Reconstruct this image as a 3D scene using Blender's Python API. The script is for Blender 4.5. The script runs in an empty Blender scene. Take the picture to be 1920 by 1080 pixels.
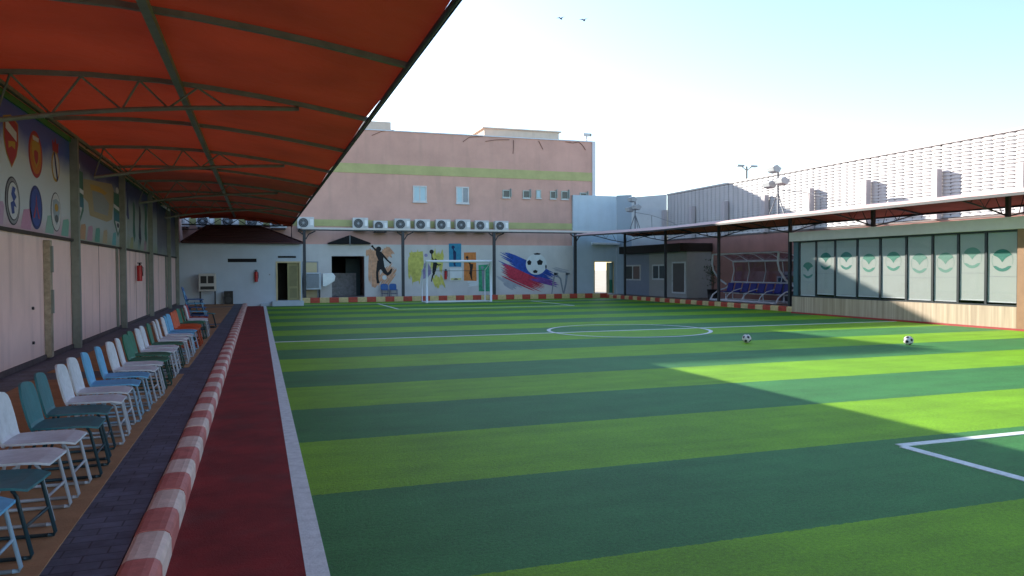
import bpy, math, random
from mathutils import Vector, Matrix
random.seed(7)
D = bpy.data
SC = bpy.context.scene
COL = SC.collection
# ------------------------------------------------------------------ camera
F, YAW, PITCH, ROLL, CH = 1408.2, .3260, -.02381, -.00483, 1.6
cy, sy = math.cos(YAW), math.sin(YAW)
fwd = Vector((sy*math.cos(PITCH), cy*math.cos(PITCH), math.sin(PITCH)))
r0 = Vector((cy, -sy, 0)); u0 = r0.cross(fwd)
rgt = r0*math.cos(ROLL)+u0*math.sin(ROLL); upv = -r0*math.sin(ROLL)+u0*math.cos(ROLL)
cam = D.cameras.new('camera'); camo = D.objects.new('camera', cam); COL.objects.link(camo)
M = Matrix((rgt, upv, -fwd)).transposed().to_4x4(); M.translation = (0, 0, CH)
camo.matrix_world = M
cam.sensor_width = 36; cam.lens = F/1920*36; cam.clip_end = 3000; cam.clip_start = .05
SC.camera = camo
# ------------------------------------------------------------------ sky and sun
SX, SY = 1.15, 2.65
ELEV = math.atan(1/math.hypot(SX, SY)); AZ = math.atan2(-SX, SY)     # sun stands ahead and to the left
w = D.worlds.new('World'); SC.world = w; w.use_nodes = True
nt = w.node_tree; bg = nt.nodes['Background']
sky = nt.nodes.new('ShaderNodeTexSky'); sky.sky_type = 'NISHITA'; sky.sun_disc = False
sky.sun_elevation = ELEV; sky.sun_rotation = AZ; sky.air_density = 1.0; sky.dust_density = .6; sky.ozone_density = 1.6
nt.links.new(sky.outputs[0], bg.inputs[0]); bg.inputs[1].default_value = .130
sl = D.lights.new('sun', 'SUN'); sl.energy = 5.0; sl.angle = math.radians(.5); sl.color = (1, .93, .82)
so = D.objects.new('sun', sl); COL.objects.link(so)
so.rotation_euler = Vector((-SX, SY, 1)).to_track_quat('Z', 'Y').to_euler()
SC.view_settings.view_transform = 'Standard'; SC.view_settings.look = 'None'
SC.view_settings.exposure = 1.5; SC.view_settings.gamma = 1
SC.cycles.max_bounces = 8; SC.cycles.transparent_max_bounces = 12

# ------------------------------------------------------------------ pixel -> known plane (only used to read real positions)
def ray(px, py): return fwd + rgt*((px-960)/F) - upv*((py-540)/F)
def aty(px, py, Y):
    d = ray(px, py); return (d.x*Y/d.y, CH+d.z*Y/d.y)             # x, z on the plane y = Y
def atx(px, py, X):
    d = ray(px, py); return (d.y*X/d.x, CH+d.z*X/d.x)             # y, z on the plane x = X

# ------------------------------------------------------------------ materials
def new_mat(name):
    m = D.materials.new(name); m.use_nodes = True
    return m, m.node_tree, m.node_tree.nodes['Principled BSDF']
def mat(name, col, rough=.7, var=.12, scale=3., bump=.0, bscale=60., metal=0., spec=.4, streak=0., streakcol=(.1, .08, .06), alpha=None):
    m, t, b = new_mat(name); N = t.nodes.new; L = t.links.new
    b.inputs['Roughness'].default_value = rough; b.inputs['Metallic'].default_value = metal
    b.inputs['Specular IOR Level'].default_value = spec
    tc = N('ShaderNodeTexCoord'); g = N('ShaderNodeNewGeometry')
    n1 = N('ShaderNodeTexNoise'); n1.inputs['Scale'].default_value = scale; n1.inputs['Detail'].default_value = 8; n1.inputs['Roughness'].default_value = .65
    L(g.outputs['Position'], n1.inputs['Vector'])
    mr = N('ShaderNodeMapRange'); mr.inputs[1].default_value = .3; mr.inputs[2].default_value = .7
    mr.inputs[3].default_value = 1-var; mr.inputs[4].default_value = 1+var; L(n1.outputs[0], mr.inputs[0])
    mx = N('ShaderNodeMix'); mx.data_type = 'RGBA'; mx.blend_type = 'MULTIPLY'; mx.inputs[0].default_value = 1
    mx.inputs[6].default_value = (*col, 1); L(mr.outputs[0], mx.inputs[7])
    out = mx.outputs[2]
    if streak > 0:
        mp = N('ShaderNodeMapping'); mp.inputs['Scale'].default_value = (1.6, 1.6, .18); L(g.outputs['Position'], mp.inputs['Vector'])
        n2 = N('ShaderNodeTexNoise'); n2.inputs['Scale'].default_value = 1.6; n2.inputs['Detail'].default_value = 6; L(mp.outputs[0], n2.inputs['Vector'])
        r2 = N('ShaderNodeMapRange'); r2.inputs[1].default_value = .52; r2.inputs[2].default_value = .78; r2.inputs[3].default_value = 0; r2.inputs[4].default_value = streak
        L(n2.outputs[0], r2.inputs[0])
        m2 = N('ShaderNodeMix'); m2.data_type = 'RGBA'; L(r2.outputs[0], m2.inputs[0]); L(out, m2.inputs[6]); m2.inputs[7].default_value = (*streakcol, 1)
        out = m2.outputs[2]
    L(out, b.inputs['Base Color'])
    if bump > 0:
        n3 = N('ShaderNodeTexNoise'); n3.inputs['Scale'].default_value = bscale; n3.inputs['Detail'].default_value = 4; L(g.outputs['Position'], n3.inputs['Vector'])
        bp = N('ShaderNodeBump'); bp.inputs['Strength'].default_value = bump; bp.inputs['Distance'].default_value = .01
        L(n3.outputs[0], bp.inputs['Height']); L(bp.outputs[0], b.inputs['Normal'])
    return m
def fabric_mat(name, col, trans, tcol):
    m, t, b = new_mat(name); N = t.nodes.new; L = t.links.new
    g = N('ShaderNodeNewGeometry'); n = N('ShaderNodeTexNoise'); n.inputs['Scale'].default_value = .7; n.inputs['Detail'].default_value = 5
    L(g.outputs['Position'], n.inputs['Vector'])
    mr = N('ShaderNodeMapRange'); mr.inputs[1].default_value = .3; mr.inputs[2].default_value = .7; mr.inputs[3].default_value = .8; mr.inputs[4].default_value = 1.2; L(n.outputs[0], mr.inputs[0])
    mx = N('ShaderNodeMix'); mx.data_type = 'RGBA'; mx.blend_type = 'MULTIPLY'; mx.inputs[0].default_value = 1; mx.inputs[6].default_value = (*col, 1); L(mr.outputs[0], mx.inputs[7])
    L(mx.outputs[2], b.inputs['Base Color']); b.inputs['Roughness'].default_value = .75
    nb = N('ShaderNodeTexNoise'); nb.inputs['Scale'].default_value = 2.2; nb.inputs['Detail'].default_value = 5; nb.inputs['Distortion'].default_value = 1.2; L(g.outputs['Position'], nb.inputs['Vector'])
    bp = N('ShaderNodeBump'); bp.inputs['Strength'].default_value = .5; bp.inputs['Distance'].default_value = .05; L(nb.outputs[0], bp.inputs['Height']); L(bp.outputs[0], b.inputs['Normal'])
    tr = N('ShaderNodeBsdfTranslucent')
    m2 = N('ShaderNodeMix'); m2.data_type = 'RGBA'; m2.blend_type = 'MULTIPLY'; m2.inputs[0].default_value = 1; m2.inputs[6].default_value = (*tcol, 1); L(mr.outputs[0], m2.inputs[7])
    L(m2.outputs[2], tr.inputs[0])
    ms = N('ShaderNodeMixShader'); ms.inputs[0].default_value = trans
    L(b.outputs[0], ms.inputs[1]); L(tr.outputs[0], ms.inputs[2]); L(ms.outputs[0], t.nodes['Material Output'].inputs[0])
    return m
def glass_mat(name, tint, refl=.08):
    m, t, b = new_mat(name); N = t.nodes.new; L = t.links.new
    tr = N('ShaderNodeBsdfTransparent'); tr.inputs[0].default_value = (*tint, 1)
    gl = N('ShaderNodeBsdfGlossy'); gl.inputs['Roughness'].default_value = .03
    lw_ = N('ShaderNodeLayerWeight'); pw = N('ShaderNodeMath'); pw.operation = 'POWER'; L(lw_.outputs['Facing'], pw.inputs[0]); pw.inputs[1].default_value = 5
    fr = N('ShaderNodeMath'); fr.operation = 'MULTIPLY_ADD'; L(pw.outputs[0], fr.inputs[0]); fr.inputs[1].default_value = .9; fr.inputs[2].default_value = .04
    ms = N('ShaderNodeMixShader'); L(fr.outputs[0], ms.inputs[0]); L(tr.outputs[0], ms.inputs[1]); L(gl.outputs[0], ms.inputs[2])
    L(ms.outputs[0], t.nodes['Material Output'].inputs[0]); return m
def turf_mat():
    m, t, b = new_mat('artificial_turf'); N = t.nodes.new; L = t.links.new
    g = N('ShaderNodeNewGeometry'); sp = N('ShaderNodeSeparateXYZ'); L(g.outputs['Position'], sp.inputs[0])
    nw = N('ShaderNodeTexNoise'); nw.inputs['Scale'].default_value = 22; nw.inputs['Detail'].default_value = 3; L(g.outputs['Position'], nw.inputs['Vector'])
    def math_(op, a, b_=None, c=None):
        n = N('ShaderNodeMath'); n.operation = op
        for i, v in enumerate((a, b_, c)):
            if v is None: continue
            if isinstance(v, (int, float)): n.inputs[i].default_value = v
            else: L(v, n.inputs[i])
        return n.outputs[0]
    wob = math_('MULTIPLY', math_('SUBTRACT', nw.outputs[0], .5), .045)
    yy = math_('ADD', sp.outputs[1], wob)
    f = math_('FRACT', math_('DIVIDE', math_('SUBTRACT', yy, 5.5-34.7), 3.47))
    dk = math_('GREATER_THAN', f, .5)
    mx = N('ShaderNodeMix'); mx.data_type = 'RGBA'; L(dk, mx.inputs[0])
    mx.inputs[6].default_value = (.165, .355, .006, 1); mx.inputs[7].default_value = (.042, .180, .045, 1)
    n1 = N('ShaderNodeTexNoise'); n1.inputs['Scale'].default_value = 1.1; n1.inputs['Detail'].default_value = 9; n1.inputs['Roughness'].default_value = .7; L(g.outputs['Position'], n1.inputs['Vector'])
    n2 = N('ShaderNodeTexNoise'); n2.inputs['Scale'].default_value = 38; n2.inputs['Detail'].default_value = 6; n2.inputs['Roughness'].default_value = .8; L(g.outputs['Position'], n2.inputs['Vector'])
    v = math_('MULTIPLY_ADD', n1.outputs[0], .95, .52); v2 = math_('MULTIPLY_ADD', n2.outputs[0], 1.9, .05)
    n3 = N('ShaderNodeTexNoise'); n3.inputs['Scale'].default_value = 150; n3.inputs['Detail'].default_value = 4; L(g.outputs['Position'], n3.inputs['Vector'])
    mp = N('ShaderNodeMapping'); mp.inputs['Scale'].default_value = (.25, 1.6, 1); L(g.outputs['Position'], mp.inputs['Vector'])
    n4 = N('ShaderNodeTexNoise'); n4.inputs['Scale'].default_value = 2.2; n4.inputs['Detail'].default_value = 5; L(mp.outputs[0], n4.inputs['Vector'])
    v3 = math_('MULTIPLY_ADD', n3.outputs[0], 1.6, .2); v4 = math_('MULTIPLY_ADD', n4.outputs[0], .6, .7)
    vv = math_('MULTIPLY', math_('MULTIPLY', v, v2), math_('MULTIPLY', v3, v4))
    mu = N('ShaderNodeMix'); mu.data_type = 'RGBA'; mu.blend_type = 'MULTIPLY'; mu.inputs[0].default_value = 1; L(mx.outputs[2], mu.inputs[6]); L(vv, mu.inputs[7])
    L(mu.outputs[2], b.inputs['Base Color']); b.inputs['Roughness'].default_value = .62; b.inputs['Specular IOR Level'].default_value = .25
    
    bp = N('ShaderNodeBump'); bp.inputs['Strength'].default_value = .55; bp.inputs['Distance'].default_value = .02
    L(n2.outputs[0], bp.inputs['Height']); L(bp.outputs[0], b.inputs['Normal'])
    return m
def paver_mat(name, c1, c2, sx, sy_, mortar=.02, bump=.4):
    m, t, b = new_mat(name); N = t.nodes.new; L = t.links.new
    g = N('ShaderNodeNewGeometry'); br = N('ShaderNodeTexBrick')
    br.inputs['Scale'].default_value = 1; br.inputs['Brick Width'].default_value = sx; br.inputs['Row Height'].default_value = sy_
    br.inputs['Mortar Size'].default_value = mortar*.4; br.inputs['Color1'].default_value = (*c1, 1); br.inputs['Color2'].default_value = (*c2, 1)
    br.inputs['Mortar'].default_value = (*[c*.45 for c in c1], 1); L(g.outputs['Position'], br.inputs['Vector'])
    n = N('ShaderNodeTexNoise'); n.inputs['Scale'].default_value = 4; n.inputs['Detail'].default_value = 8; n.inputs['Roughness'].default_value = .7; L(g.outputs['Position'], n.inputs['Vector'])
    mr = N('ShaderNodeMapRange'); mr.inputs[1].default_value = .3; mr.inputs[2].default_value = .7; mr.inputs[3].default_value = .6; mr.inputs[4].default_value = 1.8; L(n.outputs[0], mr.inputs[0])
    mu = N('ShaderNodeMix'); mu.data_type = 'RGBA'; mu.blend_type = 'MULTIPLY'; mu.inputs[0].default_value = 1; L(br.outputs[0], mu.inputs[6]); L(mr.outputs[0], mu.inputs[7])
    L(mu.outputs[2], b.inputs['Base Color']); b.inputs['Roughness'].default_value = .6
    bp = N('ShaderNodeBump'); bp.inputs['Strength'].default_value = bump; bp.inputs['Distance'].default_value = .006; bp.invert = True
    L(br.outputs[1], bp.inputs['Height']); L(bp.outputs[0], b.inputs['Normal'])
    return m
def clad_mat():
    m, t, b = new_mat('beige_board_cladding'); N = t.nodes.new; L = t.links.new
    g = N('ShaderNodeNewGeometry'); mp = N('ShaderNodeMapping'); mp.inputs['Scale'].default_value = (9, 9, .35); L(g.outputs['Position'], mp.inputs['Vector'])
    n = N('ShaderNodeTexNoise'); n.inputs['Scale'].default_value = 1.3; n.inputs['Detail'].default_value = 7; L(mp.outputs[0], n.inputs['Vector'])
    cr = N('ShaderNodeValToRGB'); cr.color_ramp.elements[0].position = .3; cr.color_ramp.elements[0].color = (.30, .22, .14, 1)
    cr.color_ramp.elements[1].position = .7; cr.color_ramp.elements[1].color = (.50, .39, .27, 1); L(n.outputs[0], cr.inputs[0])
    L(cr.outputs[0], b.inputs['Base Color']); b.inputs['Roughness'].default_value = .6; return m
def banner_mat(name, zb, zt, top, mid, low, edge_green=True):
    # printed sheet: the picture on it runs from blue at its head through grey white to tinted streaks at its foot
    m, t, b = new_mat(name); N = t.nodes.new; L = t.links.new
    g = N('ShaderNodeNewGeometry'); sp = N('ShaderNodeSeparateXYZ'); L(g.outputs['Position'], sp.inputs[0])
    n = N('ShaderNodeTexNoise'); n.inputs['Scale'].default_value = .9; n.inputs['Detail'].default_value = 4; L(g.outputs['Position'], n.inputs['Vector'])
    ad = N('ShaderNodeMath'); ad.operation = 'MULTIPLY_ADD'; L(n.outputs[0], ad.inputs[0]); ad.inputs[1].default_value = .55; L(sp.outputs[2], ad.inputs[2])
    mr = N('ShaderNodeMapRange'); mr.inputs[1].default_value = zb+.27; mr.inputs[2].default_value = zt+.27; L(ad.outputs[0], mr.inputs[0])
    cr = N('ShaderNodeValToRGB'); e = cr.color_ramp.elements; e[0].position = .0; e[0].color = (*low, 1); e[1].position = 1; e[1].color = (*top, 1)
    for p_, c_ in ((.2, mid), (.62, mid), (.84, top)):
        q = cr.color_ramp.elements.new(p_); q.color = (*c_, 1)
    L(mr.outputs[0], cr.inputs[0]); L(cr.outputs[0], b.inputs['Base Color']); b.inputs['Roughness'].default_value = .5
    return m

WHITE = mat('white_paint', (.62, .64, .66), .6, .06, 2, streak=.18, streakcol=(.35, .33, .3))
ANNEX = mat('pale_blue_white_plaster', (.50, .57, .66), .8, .05, 1.5, .15, 90, streak=.12, streakcol=(.35, .36, .38))
MURALW = mat('grey_white_plaster', (.60, .575, .555), .8, .08, 1.2, .15, 90, streak=.2, streakcol=(.33, .33, .33))
PINK = mat('dusty_pink_plaster', (.62, .365, .305), .85, .10, .8, .25, 50, streak=.3, streakcol=(.36, .25, .20))
PINKL = mat('light_pink_panel', (.90, .63, .575), .7, .07, 1.0, .05, 40, streak=.5, streakcol=(.40, .24, .25))
PINKR = mat('brick_pink_plaster', (.42, .20, .17), .85, .12, 1.3, .2, 40, streak=.3, streakcol=(.25, .13, .11))
GREENB = mat('yellow_green_band', (.45, .435, .20), .8, .12, 1.5, streak=.2, streakcol=(.35, .3, .15))
CREAM = mat('cream_plaster', (.62, .55, .46), .8, .08, 1.5, streak=.15)
TRIM = mat('white_edge_trim', (.66, .68, .74), .6, .04)
STEEL = mat('grey_green_steel', (.20, .22, .195), .5, .18, 5, spec=.5)
STEELD = mat('dark_steel', (.035, .037, .045), .5, .2, 5)
FABRIC = fabric_mat('red_orange_shade_cloth', (.42, .062, .036), .075, (.58, .055, .018))
FABRICR = fabric_mat('pale_red_shade_cloth', (.62, .30, .23), .22, (.55, .16, .08))
HEM = mat('canopy_hem', (.03, .03, .06), .7)
TURF = turf_mat()
LINE = mat('white_turf_line', (.68, .70, .70), .8, .18, 12, .4, 60)
CARPET = mat('dark_red_carpet', (.20, .011, .012), .95, .35, 2.2, .6, 120, streak=.35, streakcol=(.13, .05, .05))
PAVER = paver_mat('dark_blue_grey_pavers', (.062, .07, .105), (.085, .095, .135), .22, .11, .012, .2)
TAN = mat('tan_rubber_tiles', (.36, .19, .095), .85, .2, 5, .3, 80)
KRED = mat('kerb_red_paint', (.52, .16, .14), .6, .22, 9, .2, 40, streak=.2)
KWHITE = mat('kerb_cream_paint', (.70, .53, .46), .6, .2, 9, .2, 40, streak=.2)
KYEL = mat('kerb_yellow_paint', (.62, .46, .22), .6, .2, 9, .2, 40, streak=.2)
GROUND = mat('sandy_ground', (.38, .33, .27), .95, .2, .6, .3, 20)
WALK = paver_mat('brown_pavers', (.12, .085, .07), (.17, .12, .095), .3, .15)
ROOFT = mat('maroon_roof_tiles', (.060, .022, .026), .6, .2, 6, .5, 15)
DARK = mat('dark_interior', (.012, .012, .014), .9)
BLACK = mat('black_plastic', (.014, .014, .016), .45)
BLACKP = mat('black_wall_paint', (.012, .012, .014), .7)
GREYP = mat('grey_box_paint', (.30, .32, .35), .5)
ACW = mat('white_metal_case', (.58, .585, .60), .4, .12, 4, streak=.3, streakcol=(.35, .30, .26))
DOORO = mat('olive_door', (.30, .27, .13), .6, .15)
CREAMD = mat('cream_door', (.60, .50, .30), .6, .08)
REDX = mat('red_cylinder_paint', (.45, .015, .02), .3)
CABB = mat('blue_grey_panel', (.24, .265, .33), .7, .06)
CABG = mat('warm_grey_panel', (.36, .34, .325), .7, .06)
FASC = mat('dark_brown_fascia', (.022, .012, .009), .6, .3, 6)
FASCIA = mat('pale_stone_fascia', (.66, .60, .57), .7, .06)
CLAD = clad_mat()
BLIND = mat('pale_green_blind', (.42, .46, .43), .8, .03, 2)
MULL = mat('dark_window_frame', (.02, .028, .032), .4)
GLASS = glass_mat('clear_glass', (.955, .955, .955))
TEAL = mat('teal_print', (.03, .20, .155), .7, .05)
TEALF = mat('pale_teal_print', (.15, .32, .26), .7, .05)  # paler teal for some of the blind prints
PILL = mat('brown_stone_pillar', (.26, .14, .07), .7, .15)
WEAVE = mat('white_woven_strip', (.57, .54, .54), .6, .08, 3, streak=.15, streakcol=(.32, .29, .27))
FPOST = mat('fence_post_paint', (.50, .45, .46), .6, .06)
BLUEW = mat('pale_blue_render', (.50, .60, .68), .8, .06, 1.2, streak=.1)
BLUEW2 = mat('darker_blue_render', (.36, .43, .50), .8, .06, 1.2)
SEATB = mat('dark_blue_seat', (.012, .020, .19), .4)
PLEXI = glass_mat('smoky_plastic', (.78, .74, .80))
BARK = mat('plant_stem', (.12, .08, .05), .9)
LEAF = mat('dark_green_leaves', (.035, .075, .03), .7, .3, 9)
WINB = mat('light_blue_blind', (.42, .58, .66), .3, .04)
WIND = mat('dark_window_glass', (.05, .055, .06), .15)
CHAIRM = {
 'white': (mat('white_chair_plastic', (.60, .62, .68), .5, .14, 14, streak=.25, streakcol=(.25, .24, .24)), mat('light_grey_tube', (.38, .40, .46), .4)),
 'teal': (mat('dark_teal_chair_plastic', (.035, .16, .19), .5, .14, 14, streak=.25, streakcol=(.25, .24, .24)), mat('teal_black_tube', (.015, .04, .055), .4)),
 'blue': (mat('sky_blue_chair_plastic', (.13, .40, .66), .5, .14, 14, streak=.25, streakcol=(.25, .24, .24)), mat('blue_grey_tube', (.25, .36, .48), .4)),
 'green': (mat('green_chair_plastic', (.018, .15, .095), .5, .14, 14, streak=.25, streakcol=(.25, .24, .24)), mat('dark_green_tube', (.02, .06, .05), .4)),
 'orange': (mat('orange_chair_plastic', (.58, .085, .02), .5, .14, 14, streak=.25, streakcol=(.25, .24, .24)), mat('orange_brown_tube', (.38, .07, .03), .4)),
 'red': (mat('red_chair_plastic', (.34, .02, .025), .5, .14, 14, streak=.25, streakcol=(.25, .24, .24)), mat('grey_tube', (.3, .28, .28), .4)),
 'royal': (mat('royal_blue_chair_plastic', (.02, .10, .30), .5, .14, 14, streak=.25, streakcol=(.25, .24, .24)), mat('navy_tube', (.015, .04, .12), .4)),
}

# ------------------------------------------------------------------ mesh builder
class MB:
    def __init__(s): s.v = []; s.f = []; s.mi = []; s.smooth = []
    def face(s, pts, m=0, sm=False):
        n = len(s.v); s.v += [tuple(p) for p in pts]; s.f.append(tuple(range(n, n+len(pts)))); s.mi.append(m); s.smooth.append(sm); return s
    def box(s, a, b, m=0):
        x0, x1 = sorted((a[0], b[0])); y0, y1 = sorted((a[1], b[1])); z0, z1 = sorted((a[2], b[2]))
        n = len(s.v)
        s.v += [(x0, y0, z0), (x1, y0, z0), (x1, y1, z0), (x0, y1, z0), (x0, y0, z1), (x1, y0, z1), (x1, y1, z1), (x0, y1, z1)]
        for q in ((0, 3, 2, 1), (4, 5, 6, 7), (0, 1, 5, 4), (1, 2, 6, 5), (2, 3, 7, 6), (3, 0, 4, 7)):
            s.f.append(tuple(n+i for i in q)); s.mi.append(m); s.smooth.append(False)
        return s
    def tube(s, pts, r, seg=8, m=0, sq=False, r2=None):
        pts = [Vector(p) for p in pts]; rings = []
        if sq: seg = 4
        for i, p in enumerate(pts):
            t = (pts[min(i+1, len(pts)-1)]-pts[max(i-1, 0)]).normalized()
            ref = Vector((0, 0, 1)) if abs(t.z) < .9 else Vector((0, 1, 0))
            a = t.cross(ref).normalized(); b = t.cross(a).normalized()
            rr = r if r2 is None else r+(r2-r)*i/(len(pts)-1)
            ring = []
            for k in range(seg):
                an = 2*math.pi*(k+(.5 if sq else 0))/seg; q = rr*(1.414 if sq else 1)
                ring.append(len(s.v)); s.v.append(tuple(p+a*math.cos(an)*q+b*math.sin(an)*q))
            rings.append(ring)
        for i in range(len(rings)-1):
            for k in range(seg):
                k2 = (k+1) % seg
                s.f.append((rings[i][k], rings[i][k2], rings[i+1][k2], rings[i+1][k])); s.mi.append(m); s.smooth.append(not sq)
        for rg, rev in ((rings[0], False), (rings[-1], True)):
            s.f.append(tuple(rg[::-1] if rev else rg)); s.mi.append(m); s.smooth.append(False)
        return s
    def prism(s, poly, ext, m=0):
        # poly: list of 3d points, ext: extrusion vector
        n = len(s.v); k = len(poly); e = Vector(ext)
        s.v += [tuple(Vector(p)) for p in poly]+[tuple(Vector(p)+e) for p in poly]
        s.f.append(tuple(range(n, n+k))[::-1]); s.mi.append(m); s.smooth.append(False)
        s.f.append(tuple(range(n+k, n+2*k))); s.mi.append(m); s.smooth.append(False)
        for i in range(k):
            j = (i+1) % k; s.f.append((n+i, n+j, n+k+j, n+k+i)); s.mi.append(m); s.smooth.append(False)
        return s
    def sphere(s, c, r, m=0, nu=16, nv=10, sc=(1, 1, 1)):
        n = len(s.v)
        for i in range(nv+1):
            th = math.pi*i/nv
            for k in range(nu):
                ph = 2*math.pi*k/nu
                s.v.append((c[0]+r*sc[0]*math.sin(th)*math.cos(ph), c[1]+r*sc[1]*math.sin(th)*math.sin(ph), c[2]+r*sc[2]*math.cos(th)))
        for i in range(nv):
            for k in range(nu):
                k2 = (k+1) % nu; s.f.append((n+i*nu+k, n+(i+1)*nu+k, n+(i+1)*nu+k2, n+i*nu+k2)); s.mi.append(m); s.smooth.append(True)
        return s
    def build(s, name, mats, parent=None, bevel=0):
        off = Vector((0, 0, 0)); p = parent
        while p is not None: off += Vector(p.location); p = p.parent
        me = D.meshes.new(name); me.from_pydata([tuple(Vector(v)-off) for v in s.v], [], s.f)
        if not isinstance(mats, (list, tuple)): mats = [mats]
        for m in mats: me.materials.append(m)
        for i, p in enumerate(me.polygons): p.material_index = s.mi[i]; p.use_smooth = s.smooth[i]
        me.validate(); me.update()
        o = D.objects.new(name, me); COL.objects.link(o); o.parent = parent
        if bevel:
            b = o.modifiers.new('bevel', 'BEVEL'); b.width = bevel; b.segments = 2; b.limit_method = 'ANGLE'
        return o
def tag(o, label=None, cat=None, group=None, kind=None):
    if label: o['label'] = label
    if cat: o['category'] = cat
    if group: o['group'] = group
    if kind: o['kind'] = kind
    return o
def thing(name, label, cat, loc=(0, 0, 0), group=None, rz=0):
    o = D.objects.new(name, None); COL.objects.link(o); o.location = loc; o.rotation_euler.z = rz; o.empty_display_size = .2
    return tag(o, label, cat, group)
def copy_tree(o, parent=None):
    c = o.copy(); COL.objects.link(c); c.parent = parent
    for ch in list(o.children):
        copy_tree(ch, c)
    return c
def struct(o): o['kind'] = 'structure'; return o

# ------------------------------------------------------------------ setting
struct(MB().face([(-900, -600, -.03), (900, -600, -.03), (900, 1500, -.03), (-900, 1500, -.03)]).build('ground', GROUND))
struct(MB().box((.22, -6, -.025), (18.75, 38.9, 0)).build('pitch', TURF))
struct(MB().box((-.48, -6, -.025), (.22, 36.5, .004)).build('running_strip', CARPET))
struct(MB().box((-3.55, -6, -.025), (-.68, 36.48, .12)).build('pavement', PAVER))
tb = MB()
for a, b in ((-6, 1.2), (2.0, 11.75), (12.6, 22.2), (22.9, 33.2), (33.9, 36.4)):
    tb.box((-2.95, a, .1205), (-1.03, b, .128))
struct(tb.build('rubber_tile_path', TAN))
struct(MB().box((1.96, 39.08, -.025), (18.98, 40.3, .22)).build('back_walkway', WALK))
struct(MB().box((19.0, 22.42, -.025), (21.98, 40.28, .15)).build('side_walkway', WALK))
# painted lines
lm = MB(); Z = .005; LW = .10
lm.box((.22, -1.2, -.001), (.34, 36.5, Z))
def ln(x0, y0, x1, y1, w_=.09, z=Z):
    if abs(x1-x0) > abs(y1-y0): lm.box((x0, y0-w_/2, -.001), (x1, y0+w_/2, z))
    else: lm.box((x0-w_/2, y0, -.001), (x0+w_/2, y1, z))
ln(.34, 17.72, 18.6, 17.72)
ln(5.5, 30.95, 13.4, 30.95); ln(5.5, 31.0, 5.5, 36.6, .1); ln(13.4, 31.0, 13.4, 36.6, .1)
ln(5.46, 5.27, 13.4, 5.27); ln(5.46, -1.2, 5.46, 5.22, .1); ln(13.4, -1.2, 13.4, 5.22, .1)
ln(.34, 36.65, 18.6, 36.65)
lm.box((18.55, -1.2, -.001), (18.64, 22.0, Z))
cx_, cy_, R_ = 9.22, 17.72, 2.1
for i in range(72):
    a0, a1 = 2*math.pi*i/72, 2*math.pi*(i+1)/72
    q = [(cx_+(R_+s_)*math.cos(a), cy_+(R_+s_)*math.sin(a), .008) for a, s_ in ((a0, -.05), (a0, .05), (a1, .05), (a1, -.05))]
    lm.face(q)
struct(lm.build('pitch_markings', LINE))
# kerbs: separate painted blocks along each edge
def kerb_blocks(p0, p1, wd, h, step, mA, mB_, name, first=0, z0=0):
    m = MB(); p0 = Vector(p0); p1 = Vector(p1); d = p1-p0; L_ = d.length; d.normalize(); n = Vector((-d.y, d.x)) * wd
    k = 0; s_ = 0
    while s_ < L_:
        e = min(s_+step, L_); a = p0+d*(s_+.004); b = p0+d*(e-.004); jit = random.uniform(-.004, .004)
        prof = [(0, z0), (0, h-.05+jit), (.05, h-.022+jit), (.17, h-.005+jit), (.34, h+jit), (.66, h+jit), (.83, h-.005+jit), (.95, h-.022+jit), (1, h-.05+jit), (1, z0)]
        poly = [(a.x+n.x*u, a.y+n.y*u, z) for u, z in prof]
        m.prism(poly, (b.x-a.x, b.y-a.y, 0), (k+first) % 2)
        s_ = e; k += 1
    return struct(m.build(name, [mA, mB_]))
kerb_blocks((-.48, -4), (-.48, 36.46), .2, .15, .43, KRED, KWHITE, 'left_kerb', z0=-.02)
KRED2 = mat('far_kerb_red_paint', (.45, .06, .035), .6, .25, 9, .2, 40, streak=.2)
kerb_blocks((2.0, 38.9), (18.98, 38.9), .18, .26, .47, KYEL, KRED2, 'back_kerb', z0=-.02)
kerb_blocks((18.8, 22.48), (18.8, 38.88), -.18, .19, .47, KRED2, KYEL, 'right_kerb', z0=-.02)

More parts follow.
